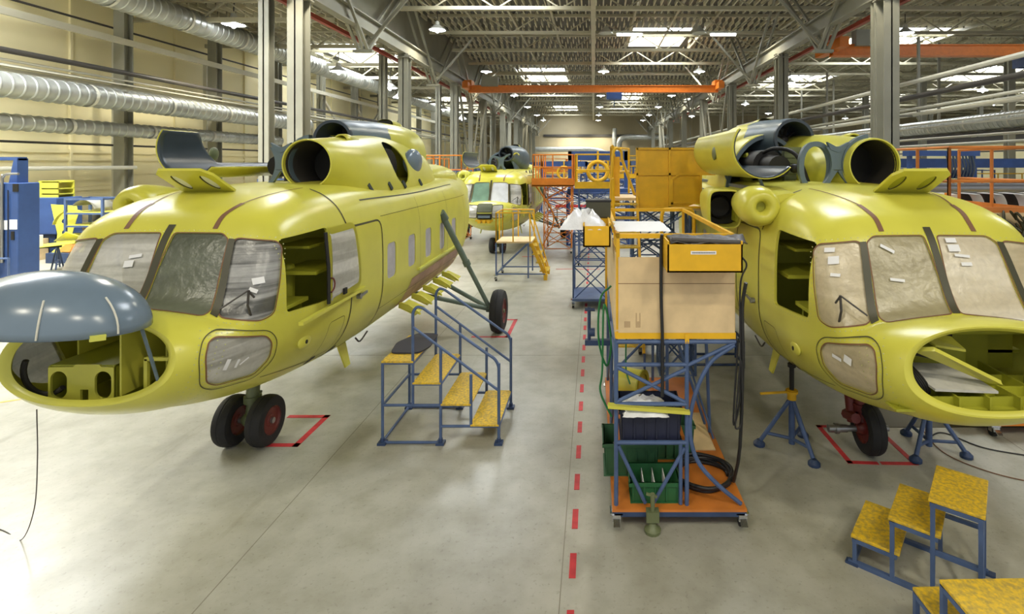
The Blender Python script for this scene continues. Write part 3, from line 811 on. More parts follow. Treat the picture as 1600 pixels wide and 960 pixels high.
    for s in ((1, -1) if cfg.get('slide') == 2 else (1,) if cfg.get('slide') else ()):
        bm = ringdecal(FS, BLISTER, -.075, 0, .085); g = bmesh.ops.solidify(bm, geom=bm.faces[:], thickness=.03)
        me = bm_mesh(bm, 'sliding_window', pr, False); w = link('sliding_window', me if s > 0 else mir(me), T)
        me = bm_mesh(decal(FS, offset_poly(BLISTER, -.07), .088), 'pane', film['side'][1]); me = me if s > 0 else mir(me); me.materials.clear(); me.materials.append(film['chin'][1]); link('pane', me, w)
        b = MB(); b.tube(arc((1.29*s, 1.53, 2.1), .08, -PI/2, PI/2, 8, 'yz'), .009, 6); b.build('grab_handle', M['hub'], w, smooth=40)
        b = MB(); b.box((1.32*s, 1.8, 1.97), (.02, .07, .07)); b.build('latch', M['black'], w)
        b = MB(); b.bar((1.27*s, .95, 1.84), (1.27*s, 2.45, 1.86), .05, .035); b.build('window_rail', pr, T)
        h0, h1, h2 = (FS.cast((1.5, z), .09) for z in (1.9, 2.3, 2.68)); b = MB(); b.tube([V(h.x*s, h.y, h.z) for h in (h0, h1, h2)], .02, 6); b.build('edge_seal', M['black'], w)
    for s in (1, -1):
        b = MB(); b.cyl((1.24*s, 2.3, 1.78), (1.29*s, 2.3, 1.78), .035, 12); b.bar((1.285*s, 2.26, 1.78), (1.285*s, 2.48, 1.80), .02, .03); plain('door_handle', b, M['steel'])
        # wiper with its arm
        a = [V(*p) for p in ((.9, .44, 2.02), (.92, .42, 2.13), (.88, .40, 2.2), (.75, .36, 2.1))]
        b = MB(); b.tube([V(.98*s, .62, 2.0), V(.99*s, .55, 2.14), V(1.0*s, .55, 2.28)], .012, 6); b.tube([V(1.0*s, .54, 2.28), V(.83*s, .40, 2.14)], .008, 6); b.tube([V(1.0*s, .54, 2.28), V(1.02*s, .6, 2.2)], .01, 6); plain('wiper_arm', b, M['pipedk'])
        # small pressed fairing with a hole on the lower side
        h = FS.cast((1.28, 1.55)); b = MB(); b.sphere((h.x*s, 1.28, 1.55), 1, (.03, .13, .075), 16, 8); plain('tube_port', b, pr, smooth=60)
        b = MB(); b.cyl((h.x*s+.02*s, 1.27, 1.55), (h.x*s+.034*s, 1.27, 1.55), .022, 12); plain('port_hole', b, M['black'])
        for y, z in ((1.75, 1.17), (2.2, 1.14)):
            me = bm_mesh(decal(FS, [(y+.06*math.cos(t*PI/8), z+.05*math.sin(t*PI/8)) for t in range(16)], .004), 'vent_grille', M['black']); link('vent_grille', me if s > 0 else mir(me), T)
        # antenna blade under the belly
        b = MB(); b.plate([(.75*s, 2.75, .98), (.75*s, 2.97, .98), (.82*s, 2.97, .66), (.82*s, 2.83, .66)], (.02*s, 0, 0)); plain('antenna_blade', b, pr)
        b = MB(); b.tube(bez([(.85*s, 3.1, .98), (.87*s, 3.2, .9), (.89*s, 3.4, .98)], 4), .012, 6); plain('pipe_stub', b, M['pipedk'])
        # brown primer panel and the open ribs below it
        me = bm_mesh(decal(FS, [(4.1, 1.12), (4.35, 1.56), (7.4, 1.6), (7.4, 1.06)], .008, .2), 'lower_skin_panel', M['brownskin']); link('lower_skin_panel', me if s > 0 else mir(me), T)
        b = MB(); b.bar((1.25*s, 4.6, 1.66), (1.25*s, 7.3, 1.68), .05, .04); plain('side_rail', b, M['primer_pale'])
        for i in range(5):
            y = 4.3+.62*i; b = MB()
            pts = [(0, 0), (.16, -.05), (.34, -.2), (.36, -.26), (.14, -.16), (0, -.12)]
            b.plate([(1.02*s+p[0]*s, y, .19+.98+p[1]*.8) for p in pts], (0, .05, 0)); b.plate([(1.02*s, y, 1.08), (1.3*s, y, .95), (1.3*s, y+.5, .95), (1.02*s, y+.5, 1.08)], (0, 0, .012)); plain('tank_bracket', b, M['primer'])
    # nose interior
    cfg['nose'](T, pr)
    # -------------------------------------------------------------- landing gear
    def wheel(nm, c, r, w, par, hub=M['hub']):
        Mx = Matrix.Translation(c) @ Matrix.Rotation(PI/2, 4, 'Y')
        b = MB(); b.lathe([(r*.55, -w*.42), (r*.8, -w*.5), (r*.93, -w*.42), (r*.985, -w*.25), (r, -.012), (r*.985, -.006), (r*.985, .006), (r, .012), (r*.985, w*.25), (r*.93, w*.42), (r*.8, w*.5), (r*.55, w*.42)], 32, Mx, True)
        o = b.build(nm, M['rubber'], par, smooth=35)
        b = MB(); b.lathe([(0, -w*.36), (r*.2, -w*.36), (r*.24, -w*.3), (r*.5, -w*.3), (r*.57, -w*.44), (r*.57, w*.44), (r*.5, w*.3), (r*.24, w*.3), (r*.2, w*.36), (0, w*.36)], 24, Mx); b.build('wheel_hub', hub, o, smooth=30)
        b = MB(); b.cyl(V(*c)-V(w*.46, 0, 0), V(*c)+V(w*.46, 0, 0), r*.09, 10); b.build('axle', M['gearolive'], o)
        return o
    red = cfg.get('redgear')
    gm = M['hub'] if red else M['gearolive']
    b = MB(); b.cyl((0, 2.2, .95), (0, 2.14, .52), .075, 14); b.cyl((0, 2.14, .55), (0, 2.1, .36), .055, 12); b.cyl((0, 2.15, .5), (0, 2.15, .58), .1, 14); b.bar((.07, 2.2, .62), (.07, 2.05, .42), .03); b.sphere((0, 2.09, .31), .085, (1.2, 1, 1), 12, 8)
    g = plain('nose_gear', b, gm, smooth=40)
    b = MB(); b.cyl((-.4 if red else -.3, 2.09, .3), (.3, 2.09, .3), .035, 12); b.build('axle', M['steel'], g, smooth=40)
    if red:
        b = MB(); b.cyl((-.42, 2.09, .3), (-.2, 2.09, .3), .045, 12); b.cyl((-.34, 2.09, .3), (-.3, 2.09, .3), .06, 12); b.build('axle_sleeve', M['steel'], g, smooth=40)
        wheel('nose_wheel', (.06, 2.09, .305), .3, .2, T)
        b = MB(); b.cyl((-.1, 2.3, .95), (-.1, 2.15, .35), .06, 10); b.cyl((-.2, 2.2, .92), (-.05, 2.2, .66), .09, 10); b.cyl((-.13, 2.0, .46), (-.13, 2.25, .4), .06, 8); b.build('gear_fork', M['hub'], g, smooth=40)
    else:
        for s in (1, -1): wheel('nose_wheel', (.2*s, 2.09, .3), .3, .2, T)
    for s in (1, -1):
        b = MB(); b.cyl((1.24*s, 6.05, 2.45), (1.68*s, 6.25, 1.45), .06, 12); b.cyl((1.68*s, 6.25, 1.45), (2.1*s, 6.42, .52), .045, 12); b.cyl((1.22*s, 6.0, 2.5), (1.28*s, 6.1, 2.35), .09, 10); b.cyl((1.66*s, 6.24, 1.5), (1.7*s, 6.26, 1.4), .075, 12)
        g = plain('main_gear_strut', b, M['geargreen'], smooth=40)
        b = MB(); b.cyl((.85*s, 5.6, 1.0), (2.1*s, 6.4, .48), .045, 10); b.cyl((.85*s, 6.9, 1.0), (2.1*s, 6.45, .48), .045, 10); b.cyl((2.05*s, 6.42, .46), (2.25*s, 6.42, .44), .05, 10); b.build('gear_arm', M['geargreen'], g, smooth=40)
        wheel('main_wheel', (2.3*s, 6.42, .433), .433, .27, T)
    topside(T, pr, cfg)
    return T

# ---------------------------------------------------------------- engines and fairings on the roof
def oval(cx, cz, a, b, n=40, e=2.0, zmin=None):
    out = []
    for k in range(n):
        t = 2*PI*k/n; c, s = math.cos(t), math.sin(t); r = (abs(c)**e+abs(s)**e)**(-1/e)
        out.append((cx+a*c*r, max(cz+b*s*r, zmin) if zmin else cz+b*s*r))
    return out
def oloft(sec, n=48):
    """sec: (y, cx, cz, a, b, e)."""
    fs = [pchip([s[0] for s in sec], [s[k] for s in sec]) for k in range(1, 6)]
    y0, y1 = sec[0][0], sec[-1][0]; N = max(8, int((y1-y0)/.08)); out = []
    for i in range(N+1):
        y = y0+(y1-y0)*i/N; cx, cz, a, b, e = (f(y) for f in fs); out.append([V(p[0], y, p[1]) for p in oval(cx, cz, a, b, n, e)])
    return out
NAC = [(2.62, .42, 3.47, .335, .335, 2.0), (2.8, .43, 3.42, .39, .40, 2.05), (3.3, .42, 3.2, .53, .66, 2.05), (4.0, .38, 3.0, .64, .92, 1.95), (4.7, .32, 2.9, .71, 1.06, 1.88), (5.6, .30, 2.9, .71, 1.08, 1.88), (6.4, .28, 2.9, .68, 1.0, 1.9), (7.0, .24, 2.9, .6, .8, 2.0), (7.6, .2, 3.0, .4, .5, 2.0)]
HUMP = [(4.95, 0, 3.80, .40, .42, 2.2), (5.3, 0, 3.75, .58, .50, 2.2), (6.0, 0, 3.65, .74, .62, 2.2), (6.8, 0, 3.6, .68, .66, 2.2), (7.3, 0, 3.55, .5, .62, 2.1), (7.62, 0, 3.4, .36, .5, 2.0), (7.8, 0, 3.3, .2, .3, 2.0)]
def cut_loft(sec, cutfn, name, m, thick=.02):
    cut = bmesh.new(); cutfn(cut); return boolean_shell(oloft(sec), cut, thick, name, m)
_b = MB(); _b.loft(oloft(NAC)); bmesh.ops.recalc_face_normals(_b.bm, faces=_b.bm.faces); NACB = BVHTree.FromBMesh(_b.bm); _b.bm.free()
EXH = [(4.65+.36*math.cos(t*PI/14)*.4+.40*math.sin(t*PI/14)*.92, 3.48-.36*math.cos(t*PI/14)*.92+.40*math.sin(t*PI/14)*.4) for t in range(28)]
FSN = Frame((0, 1, 0), (0, 0, 1), (-1, 0, 0), 4, NACB)
def nac_cut(bm):
    prism(bm, FSN, EXH, .4, .3)
    # keep the front of the cowl swept back towards the roof
    vs = [(-.5, 2.4, 3.0), (1.5, 2.4, 3.0), (1.5, 2.95, 3.0), (1.5, 2.62, 3.36), (1.5, 2.4, 3.36)]
NACM = cut_loft(NAC, nac_cut, 'engine_cowl', M['primer'])
REARNAC = [(4.6, .33, 2.92, .70, 1.03, 1.89)]+[s for s in NAC if s[0] > 4.65]
def topside(T, pr, cfg):
    def plain(nm, b, m, par=None, **k): return b.build(nm, m, par or T, **k)
    if not cfg.get('open'):
        # closed cowl over one engine, and the rear half of the other one
        link('engine_cowl', NACM, T)
        b = MB(); b.loft(oloft([(2.66, .42, 3.47, .31, .31, 2.0), (3.1, .43, 3.46, .33, .33, 2.0), (3.6, .43, 3.44, .3, .3, 2.0)]), cap=(False, True)); plain('intake_duct', b, M['pipedk'], smooth=50)
        b = MB(); b.loft([[V(p[0], y, p[1]) for p in oval(.42, 3.47, r, r)] for y, r in ((2.64, .34), (2.61, .335), (2.61, .318), (2.7, .312))]); plain('intake_rim', b, pr, smooth=50)
        for s in (1,):
            b = MB(); b.lathe([(.0, 0), (.3, 0)], 24, Matrix.Translation((.46, 3.3, 3.45)) @ Matrix.Rotation(PI/2, 4, 'X')); plain('intake_screen', b, M['black'])
        # exhaust: dark tube inside the cutout, grey bulge behind it
        h = FSN.cast((4.65, 3.48)); b = MB(); b.cyl((.2, 4.75, 3.42), (h.x-.18, 4.68, 3.46), .27, 20); plain('exhaust_pipe', b, M['black'])
        h = FSN.cast((5.5, 3.5)); b = MB(); b.sphere((h.x-.03, 5.5, 3.5), 1, (.14, .36, .25), 20, 12); plain('exhaust_plug', b, M['bluegrey'], smooth=60)
    b = MB(); b.loft([[V(-p.x, p.y, p.z) for p in r] for r in oloft(REARNAC)], cap=(False, False)); nb = plain('rear_engine_cowl', b, M['slate'] if cfg.get('open') else pr, smooth=50, solid=.03)
    b = MB(); b.loft([[V(p[0], y, p[1]) for p in oval(-.33, 2.92, a, a+.33, 48, 1.89)] for y, a in ((4.64, .702), (4.57, .705), (4.57, .64), (4.68, .63))]); plain('cowl_rim', b, M['slate'], smooth=50)
    # gearbox hump
    b = MB(); b.loft(oloft(HUMP), cap=(False, True)); plain('gearbox_fairing', b, M['slate'] if cfg.get('open') else pr, smooth=50)
    b = MB(); b.loft(oloft([(4.22, -.02, 3.87, .325, .325, 2), (4.45, -.01, 3.88, .365, .335, 2), (4.75, 0, 3.84, .42, .38, 2.1), (5.05, 0, 3.79, .5, .455, 2.2), (5.5, 0, 3.73, .63, .535, 2.2)])); plain('fan_fairing', b, M['slate'], smooth=50)
    b = MB(); b.loft([[V(p[0], y, p[1]) for p in oval(-.02, 3.87, r, r)] for y, r in ((4.23, .328), (4.19, .32), (4.19, .275), (4.27, .265), (4.95, .24))], cap=(False, True)); plain('fan_duct', b, M['dkgrey'], smooth=40)
    b = MB()
    for k in range(10):
        a = k*PI/5; b.bar((-.02+.06*math.cos(a), 4.7, 3.87+.06*math.sin(a)), (-.02+.235*math.cos(a), 4.74, 3.87+.235*math.sin(a)), .07, .012)
    b.sphere((-.02, 4.68, 3.87), .08, (1, 1, 1), 12, 8); plain('fan_blade', b, M['pipedk'])
    # small scoop on top of the hump
    b = MB(); b.loft(oloft([(6.0, .12, 4.24, .16, .11, 2.5), (6.4, .12, 4.22, .17, .12, 2.3), (6.9, .12, 4.1, .1, .1, 2)]), cap=(False, True)); plain('roof_scoop', b, pr, smooth=50)
    b = MB(); b.box((.12, 6.02, 4.25), (.24, .02, .14)); plain('scoop_opening', b, M['black'])
    # drain scoop on the closed cowl
    b = MB(); b.loft([[V(.52+.1*math.cos(a), y, 3.80+r*math.sin(a)) for a in [PI*i/10 for i in range(11)]] for y, r in ((3.35, .1), (3.5, .11), (3.75, .08))], closed_ring=False); plain('cowl_scoop', b, pr, smooth=60, solid=.02)
    # tail hood
    b = MB(); b.loft(oloft([(6.6, 0, 3.1, .78, .3, 2.5), (7.4, 0, 3.12, .86, .36, 2.4), (8.6, 0, 3.1, .82, .36, 2.3), (9.6, 0, 3.05, .6, .25, 2.2), (10.2, 0, 3, .3, .12, 2)]), cap=(True, True)); plain('tail_hood', b, pr, smooth=50)
    b = MB(); b.bar((-.95, 2.7, 3.115), (-.95, 7, 3.13), .05, .05); plain('deck_rail', b, M['slate'])
    for y in (3.3, 3.9, 4.5, 5.4):
        h = FSN.cast((y, 3.12)); b = MB(); b.bar((h.x, y, 3.17), (h.x+.02, y+.1, 3.06), .03, .05); plain('cowl_latch', b, M['dkgrey'])
    # the open bay's frame: slate bulkhead with ring arches
    def arch(cx, a0, a1, r0, r1, y, d, cz=3.47):
        q = [(cx+r1*math.cos(a), cz+r1*math.sin(a)) for a in [a0+(a1-a0)*i/28 for i in range(29)]]; w = [(cx+r0*math.cos(a), cz+r0*math.sin(a)) for a in [a0+(a1-a0)*i/28 for i in range(29)]]
        b = MB(); n = 29
        for k in range(n-1):
            for yy in (y, y+d): b.poly([(q[k][0], yy, q[k][1]), (q[k+1][0], yy, q[k+1][1]), (w[k+1][0], yy, w[k+1][1]), (w[k][0], yy, w[k][1])])
            for z in (q, w): b.poly([(z[k][0], y, z[k][1]), (z[k+1][0], y, z[k+1][1]), (z[k+1][0], y+d, z[k+1][1]), (z[k][0], y+d, z[k][1])])
        return b
    b = MB()
    left = [(-.45+.37*math.cos(a), 3.47+.37*math.sin(a)) for a in [-.92+.0785*i for i in range(21)]]
    right = [(.45-.37*math.cos(a), 3.47+.37*math.sin(a)) for a in [-.92+.0785*i for i in range(21)]]
    tri = [(-.1, 3.21), (.1, 3.21), (.02, 3.36), (-.02, 3.36)]
    def strip(A, B):
        for (p, q), (r, s) in zip(zip(A, A[1:]), zip(B, B[1:])): b.plate([(p[0], 2.74, p[1]), (q[0], 2.74, q[1]), (s[0], 2.74, s[1]), (r[0], 2.74, r[1])], (0, .05, 0))
    mid = [i for i in range(21) if left[i][1] > 3.38]; k0 = mid[0]
    strip(left[k0:], right[k0:])
    strip([(-.27, 3.14)]+left[:k0+1], [(-.12, 3.2)]+[(-.12+.12*i/k0, 3.2+.18*i/k0) for i in range(k0+1)]); strip([(.27, 3.14)]+right[:k0+1], [(.12, 3.2)]+[(.12-.12*i/k0, 3.2+.18*i/k0) for i in range(k0+1)])
    b.b2((-.27, 2.74, 3.13), (.27, 2.79, 3.2)); b.plate([(-.03, 2.73, 3.7), (-.14, 2.73, 3.76), (-.1, 2.73, 3.66), (0, 2.73, 3.62), (.1, 2.73, 3.66), (.14, 2.73, 3.76), (.03, 2.73, 3.7)], (0, .06, 0))
    plain('engine_bulkhead', b, M['slate'])
    if cfg.get('arch', True):
        b = MB(); b.loft([[V(p[0], y, p[1]) for p in oval(-.25, 3.43, a, a+.11, 40, 2.2)] for y, a in ((2.82, .165), (2.82, .23), (2.9, .23), (2.9, .165), (2.82, .165))]); plain('bulkhead_arch', b, M['slate'], smooth=40)
    b = arch(.45, PI*.55, PI*1.35, .335, .40, 2.72, .1); plain('bulkhead_arch', b, M['slate'], smooth=40)
    # engine bay contents
    b = MB(); b.cyl((-.5, 4.0, 3.45), (-.5, 5.2, 3.45), .24, 18); b.cyl((-.5, 3.5, 3.43), (-.5, 4.1, 3.45), .16, 16); plain('engine_core', b, M['black'], smooth=40)
    b = MB(); b.b2((-.36, 3.7, 3.2), (-.1, 3.8, 3.72))
    for k in range(6): b.b2((-.36, 3.68, 3.24+.08*k), (-.1, 3.7, 3.26+.08*k))
    plain('cooler_panel', b, M['gearolive'])
    b = MB(); b.plate([(-.7, 4.2, 3.1), (-.7, 4.9, 3.1), (-.7, 4.9, 3.6), (-.7, 4.5, 3.65)], (.03, 0, 0)); b.b2((-.95, 2.85, 3.09), (-.1, 5.0, 3.13)); plain('firewall', b, M['primer_in'])
    b = MB(); b.tube(bez([(-.2, 3.2, 3.2), (-.3, 3.4, 3.6), (-.5, 3.7, 3.7), (-.6, 4.2, 3.6)], 5), .03, 8); b.sphere((-.3, 3.45, 3.4), .07); plain('fuel_pipe', b, M['black'], smooth=50)
    # cowl swung out over the side
    for nm, dr, mm in (('open_cowl', 0, pr), ('cowl_lining', .016, M['dkgrey'])):
        b = MB(); rg = []
        for i in range(27):
            y = 2.45+2.6*i/26+(.004 if dr and i == 0 else 0); top = 1.0 if (not cfg.get('lowcowl') or y < 3.1) else max(.22, 1-(y-3.1)*2.2)
            a0 = 2.5+(1-top)*1.5
            rg.append([V(-1.05+(.41-dr)*math.cos(a0+(5.6-a0)*k/20), y, 3.68+(.40-dr)*math.sin(a0+(5.6-a0)*k/20)) for k in range(21)])
        b.loft(rg, closed_ring=False); plain(nm, b, mm, smooth=60, solid=.01)
    b = MB(); b.sphere((-1.46, 3.5, 3.62), 1, (.03, .1, .1), 16, 8); plain('cowl_catch', b, M['gearolive'], smooth=50)
    for y in (2.8, 4.6):
        b = MB(); b.bar((-.95, y, 3.1), (-1.02, y, 3.28), .05, .03); plain('cowl_hinge', b, M['slate'])
    # raised intake hatch with two oval windows
    s = cfg['hatch']; cx = -.30*s
    A = [(-.50, 0), (.02, 0), (.06, .1), (.05, .8), (-.02, 1), (-.48, 1), (-.56, .85), (-.56, .12)]
    def hp(u, v): return V(u*s, 1.80-.5*v, 3.13+.28*v)
    out = [hp(u, v) for u, v in A]
    holes = []
    for c in (-.41, -.09):
        holes.append([hp(c+.06*math.cos(t), .5+.3*math.sin(t)*(1 if abs(math.sin(t)) < .8 else .98)) for t in [2*PI*i/20 for i in range(20)]])
    nrm = (out[2]-out[0]).cross(out[4]-out[0]).normalized()
    bm = bmesh.new(); E = []
    for loop in [out]+holes:
        vs = [bm.verts.new(p) for p in loop]; E += [bm.edges.new((vs[i], vs[(i+1) % len(vs)])) for i in range(len(vs))]
    bmesh.ops.triangle_fill(bm, use_beauty=True, edges=E)
    h = link('raised_hatch', bm_mesh(bm, 'raised_hatch', M['primer'], False), T); md = h.modifiers.new('t', 'SOLIDIFY'); md.thickness = .03; md.offset = 0
    for lp in holes:
        b = MB(); b.tube(lp, .009, 6, True); b.build('rim', M['seamdk'], h)
        b = MB(); b.poly(lp); b.build('pane', M['paper'] if s > 0 else M['primer_in'], h)  # white pane colour stands in for bright light seen through the ovals
    for u in (-.44, -.06):
        b = MB(); p = hp(u, -.02); b.bar(p-V(0, .05, .06), p+V(0, .06, .05), .05, .025); plain('hatch_hinge', b, M['strip'])
    # heater pod with ring mouth and the square scoop beside it
    b = MB(); Mx = Matrix.Translation((-1.28, 1.85, 2.97)) @ Matrix.Rotation(PI/2, 4, 'X')
    b.lathe([(.055, -.25), (.06, -.06), (.075, .0), (.11, .035), (.17, .03), (.22, -.05), (.245, -.18), (.23, -.4), (.17, -.75), (.1, -1.0)], 28, Mx); plain('heater_pod', b, pr, smooth=60)
    b = MB(); b.lathe([(0, -.1), (.057, -.1)], 16, Mx); plain('pod_mouth', b, M['primer_in'])
    b = MB(); b.loft(oloft([(2.0, -.9, 2.9, .3, .22, 2.3), (2.6, -.85, 2.92, .35, .24, 2.3), (3.4, -.8, 2.95, .3, .2, 2.3)]), cap=(True, True)); plain('pod_fairing', b, pr, smooth=50)
    sq = [(2.62, -1.52, 2.88, .2, .24, 5), (2.66, -1.52, 2.88, .21, .25, 5), (3.3, -1.45, 2.88, .22, .25, 4), (4.3, -1.3, 2.88, .2, .2, 3)]
    b = MB(); b.loft(oloft(sq), cap=(False, False)); plain('air_scoop', b, pr, smooth=40, solid=.02)
    b = MB(); b.loft([[V(p[0], 3.0, p[1]) for p in oval(-1.5, 2.88, .2, .23, 30, 5)], [V(p[0], 3.02, p[1]) for p in oval(-1.5, 2.88, .2, .23, 30, 5)]], cap=(True, True)); b.lathe([(.13, .0), (.15, .06), (.17, 0)], 20, Matrix.Translation((-1.5, 3.0, 2.88)) @ Matrix.Rotation(PI/2, 4, 'X')); plain('scoop_throat', b, M['black'])
    b = MB(); b.b2((-1.34, 2.8, 2.7), (-1.1, 4.2, 3.0)); plain('scoop_bracket', b, M['primer_in'])

# ---------------------------------------------------------------- nose insides
def holed(outer, holes, fn, m, nm, T, thick=.02):
    bm = bmesh.new(); E = []
    for loop in [outer]+holes:
        vs = [bm.verts.new(fn(p)) for p in loop]; E += [bm.edges.new((vs[i], vs[(i+1) % len(vs)])) for i in range(len(vs))]
    bmesh.ops.triangle_fill(bm, use_beauty=True, edges=E)
    o = link(nm, bm_mesh(bm, nm, m, False), T); md = o.modifiers.new('t', 'SOLIDIFY'); md.thickness = thick; md.offset = 0; return o
def nose_left(T, pr):
    m = M['primer']
    slot = lambda cx, cz: [(cx+.072*math.cos(t), cz+.045*(1 if math.sin(t) > 0 else -1)+.072*math.sin(t)) for t in [2*PI*(i+.5)/24 for i in range(24)]]
    holed([(-.335, 1.405), (.225, 1.405), (.225, 1.74), (.12, 1.745), (.1, 1.765), (-.1, 1.765), (-.12, 1.745), (-.335, 1.74)], [slot(-.245, 1.59), slot(.135, 1.59), [(-.06, 1.45), (.01, 1.45), (.01, 1.55), (-.06, 1.55)]], lambda p: V(p[0]-.08, .10, p[1]-.01), m, 'equipment_panel', T)
    b = MB(); b.b2((-.415, .11, 1.73), (.145, .8, 1.745)); b.b2((-.415, .8, 1.3), (.25, .82, 2.06)); b.b2((-.42, .1, 1.40), (-.405, .8, 1.74)); b.b2((.13, .1, 1.40), (.145, .8, 1.74)); b.build('equipment_box', M['primer_in'], T)
    for p, q in (((-.42, .35, 1.74), (-.405, .8, 2.06)), ((.225, .06, 1.5), (.24, .8, 2.06)), ((.42, .3, 1.5), (.435, .8, 1.95))): MB().b2(p, q).build('nose_web', m, T)
    b = MB()
    for p, q in (((.36, .16, 1.50), (.60, .16, 1.50)), ((.36, .16, 1.78), (.60, .16, 1.78)), ((.37, .16, 1.5), (.37, .16, 1.78)), ((.58, .16, 1.5), (.58, .16, 1.78)), ((.58, .16, 1.78), (.7, .5, 1.85)), ((.62, .5, 1.6), (.8, .6, 1.7)), ((.62, .5, 1.75), (.8, .6, 1.8))): b.bar(p, q, .03, .03)
    b.build('shelf_frame', m, T)
    b = MB(); b.tube(arc((-.48, .14, 1.68), .2, PI*.85, PI*1.75, 14), .022, 8); b.build('edge_bracket', M['pipedk'], T, smooth=40)
    # grey nose cone swung up on its hinge
    b = MB(); n = 40; rg = []
    for j in range(13):
        t = (j/12)*PI/2; c, s = max(math.cos(t), 1e-3), math.sin(t)
        rg.append([V(.71*c*math.cos(2*PI*k/n), .46*c*math.sin(2*PI*k/n), .42*s) for k in range(n)])
    b.loft(rg, cap=(False, True)); o = b.build('nose_cone', M['bluegrey'], T, smooth=60, solid=.02, off=-1); o.location = (-.07, -.21, 2.195); o.rotation_euler = (math.radians(-2), math.radians(4), 0)
    for a in (-2.02, -1.12, -.35):
        pts = []
        for j in range(0, 6):
            t = (.02+.085*j)*PI/2; c, s = math.cos(t), math.sin(t); pts.append(V(.715*c*math.cos(a),   .465*c*math.sin(a), .425*s))
        b = MB(); b.tube(pts, .007, 6); b.build('lightning_strip', M['pipe'], o)
    b = MB(); b.box((.60, -.25, .005), (.09, .04, .04), .85); b.build('bracket', M['primer_pale'], o)
    b = MB(); b.cyl((.59, -.16, 2.18), (.60, .02, 1.60), .013, 8); b.cyl((.6, .02, 1.6), (.63, .05, 1.6), .025, 8); b.build('prop_rod', M['slate'], T)
def nose_right(T, pr):
    m = M['primer_in']
    b = MB(); b.b2((-.6, .9, 1.3), (.6, .93, 2.1)); b.b2((-.75, .1, 1.44), (.75, .9, 1.46))
    for x in (-.5, -.25, 0, .25, .5): b.b2((x, .08, 1.46), (x+.015, .9, 1.56))
    for y in (.15, .35, .6): b.b2((-.7, y, 1.46), (.7, y+.015, 1.54))
    b.build('nose_floor_lattice', m, T)
    b = MB(); b.plate([(-.55, .2, 1.90), (-.42, .12, 1.93), (.12, .1, 1.66), (.1, .22, 1.62)], (0, .02, .03)); b.plate([(-.42, .5, 1.98), (-.1, .4, 1.94), (-.04, .3, 1.86), (-.3, .3, 1.9)], (0, 0, .02)); b.build('loose_bracket_arm', M['primer'], T)
    b = MB(); b.plate([(-.52, .5, 1.68), (.0, .5, 1.66), (.1, .12, 1.58), (-.42, .12, 1.6)], (0, 0, .02)); b.build('tray_panel', M['film'], T)
    for i in range(5):
        b = MB(); b.tube(bez([(-.62+.02*i, .6, 1.8), (-.56+.02*i, .25, 1.70), (-.5+.02*i, .2, 1.55), (-.6+.02*i, .35, 1.5)], 5), .012, 6); b.build('cable', M['black'], T, smooth=40)
    b = MB(); b.b2((-.55, .4, 1.8), (-.46, .5, 1.9)); b.cyl((-.5, .4, 1.84), (-.2, .3, 1.8), .03, 8); b.build('actuator', M['black'], T)
    for x in (.15, .2): pass
    b = MB(); b.b2((.14, .88, 1.92), (.22, .9, 1.98)); b.b2((.14, .88, 1.8), (.24, .9, 1.88)); b.build('bulkhead_opening', M['black'], T)

def nose_glazed(T, pr):
    r0 = ring(0.0, 96); rg = []
    for k in range(9):
        t = k/8*PI/2; c, sn = math.cos(t), math.sin(t)
        rg.append([V(p.x*max(c, .02), p.y*c-.42*sn, 1.80+(p.z-1.80)*max(c, .02)) for p in r0])
    b = MB(); b.loft(rg, cap=(False, True)); bmesh.ops.recalc_face_normals(b.bm, faces=b.bm.faces); bvh = BVHTree.FromBMesh(b.bm); b.build('nose_shell', pr, T, smooth=60)
    F1 = Frame((1, 0, 0), (0, 0, 1), (0, 1, 0), 4, bvh)
    for x0, x1, z0, z1, sk, mm in ((-.24, .24, 1.82, 2.06, 0, M['filmdark']), (.27, .60, 1.62, 2.02, .05, M['film']), (-.60, -.27, 1.62, 2.02, -.05, M['film'])):
        q = rpoly([(x0, z0), (x1, z0), (x1-sk*.5, z1), (x0, z1)], .05)
        link('nose_pane', bm_mesh(decal(F1, q, .012), 'nose_pane', mm), T); link('pane_seal', bm_mesh(ringdecal(F1, q, -.004, .02, .014), 'pane_seal', M['seamdk']), T)
    link('nose_opening', bm_mesh(decal(F1, rpoly([(-.25, 1.58), (.25, 1.58), (.25, 1.76), (-.25, 1.76)], .03), .012), 'nose_opening', M['black']), T)
    b = MB(); b.b2((-.2, -.46, 1.62), (.2, -.36, 1.70)); b.build('opening_tray', M['bluegrey'], T)
    b = MB()
    for x in (-.16, 0, .16): b.b2((x-.05, -.48, 1.44), (x+.05, -.2, 1.55))
    b.b2((-.3, -.42, 1.50), (.3, -.36, 1.55)); b.build('tow_bracket', M['yellow'], T)
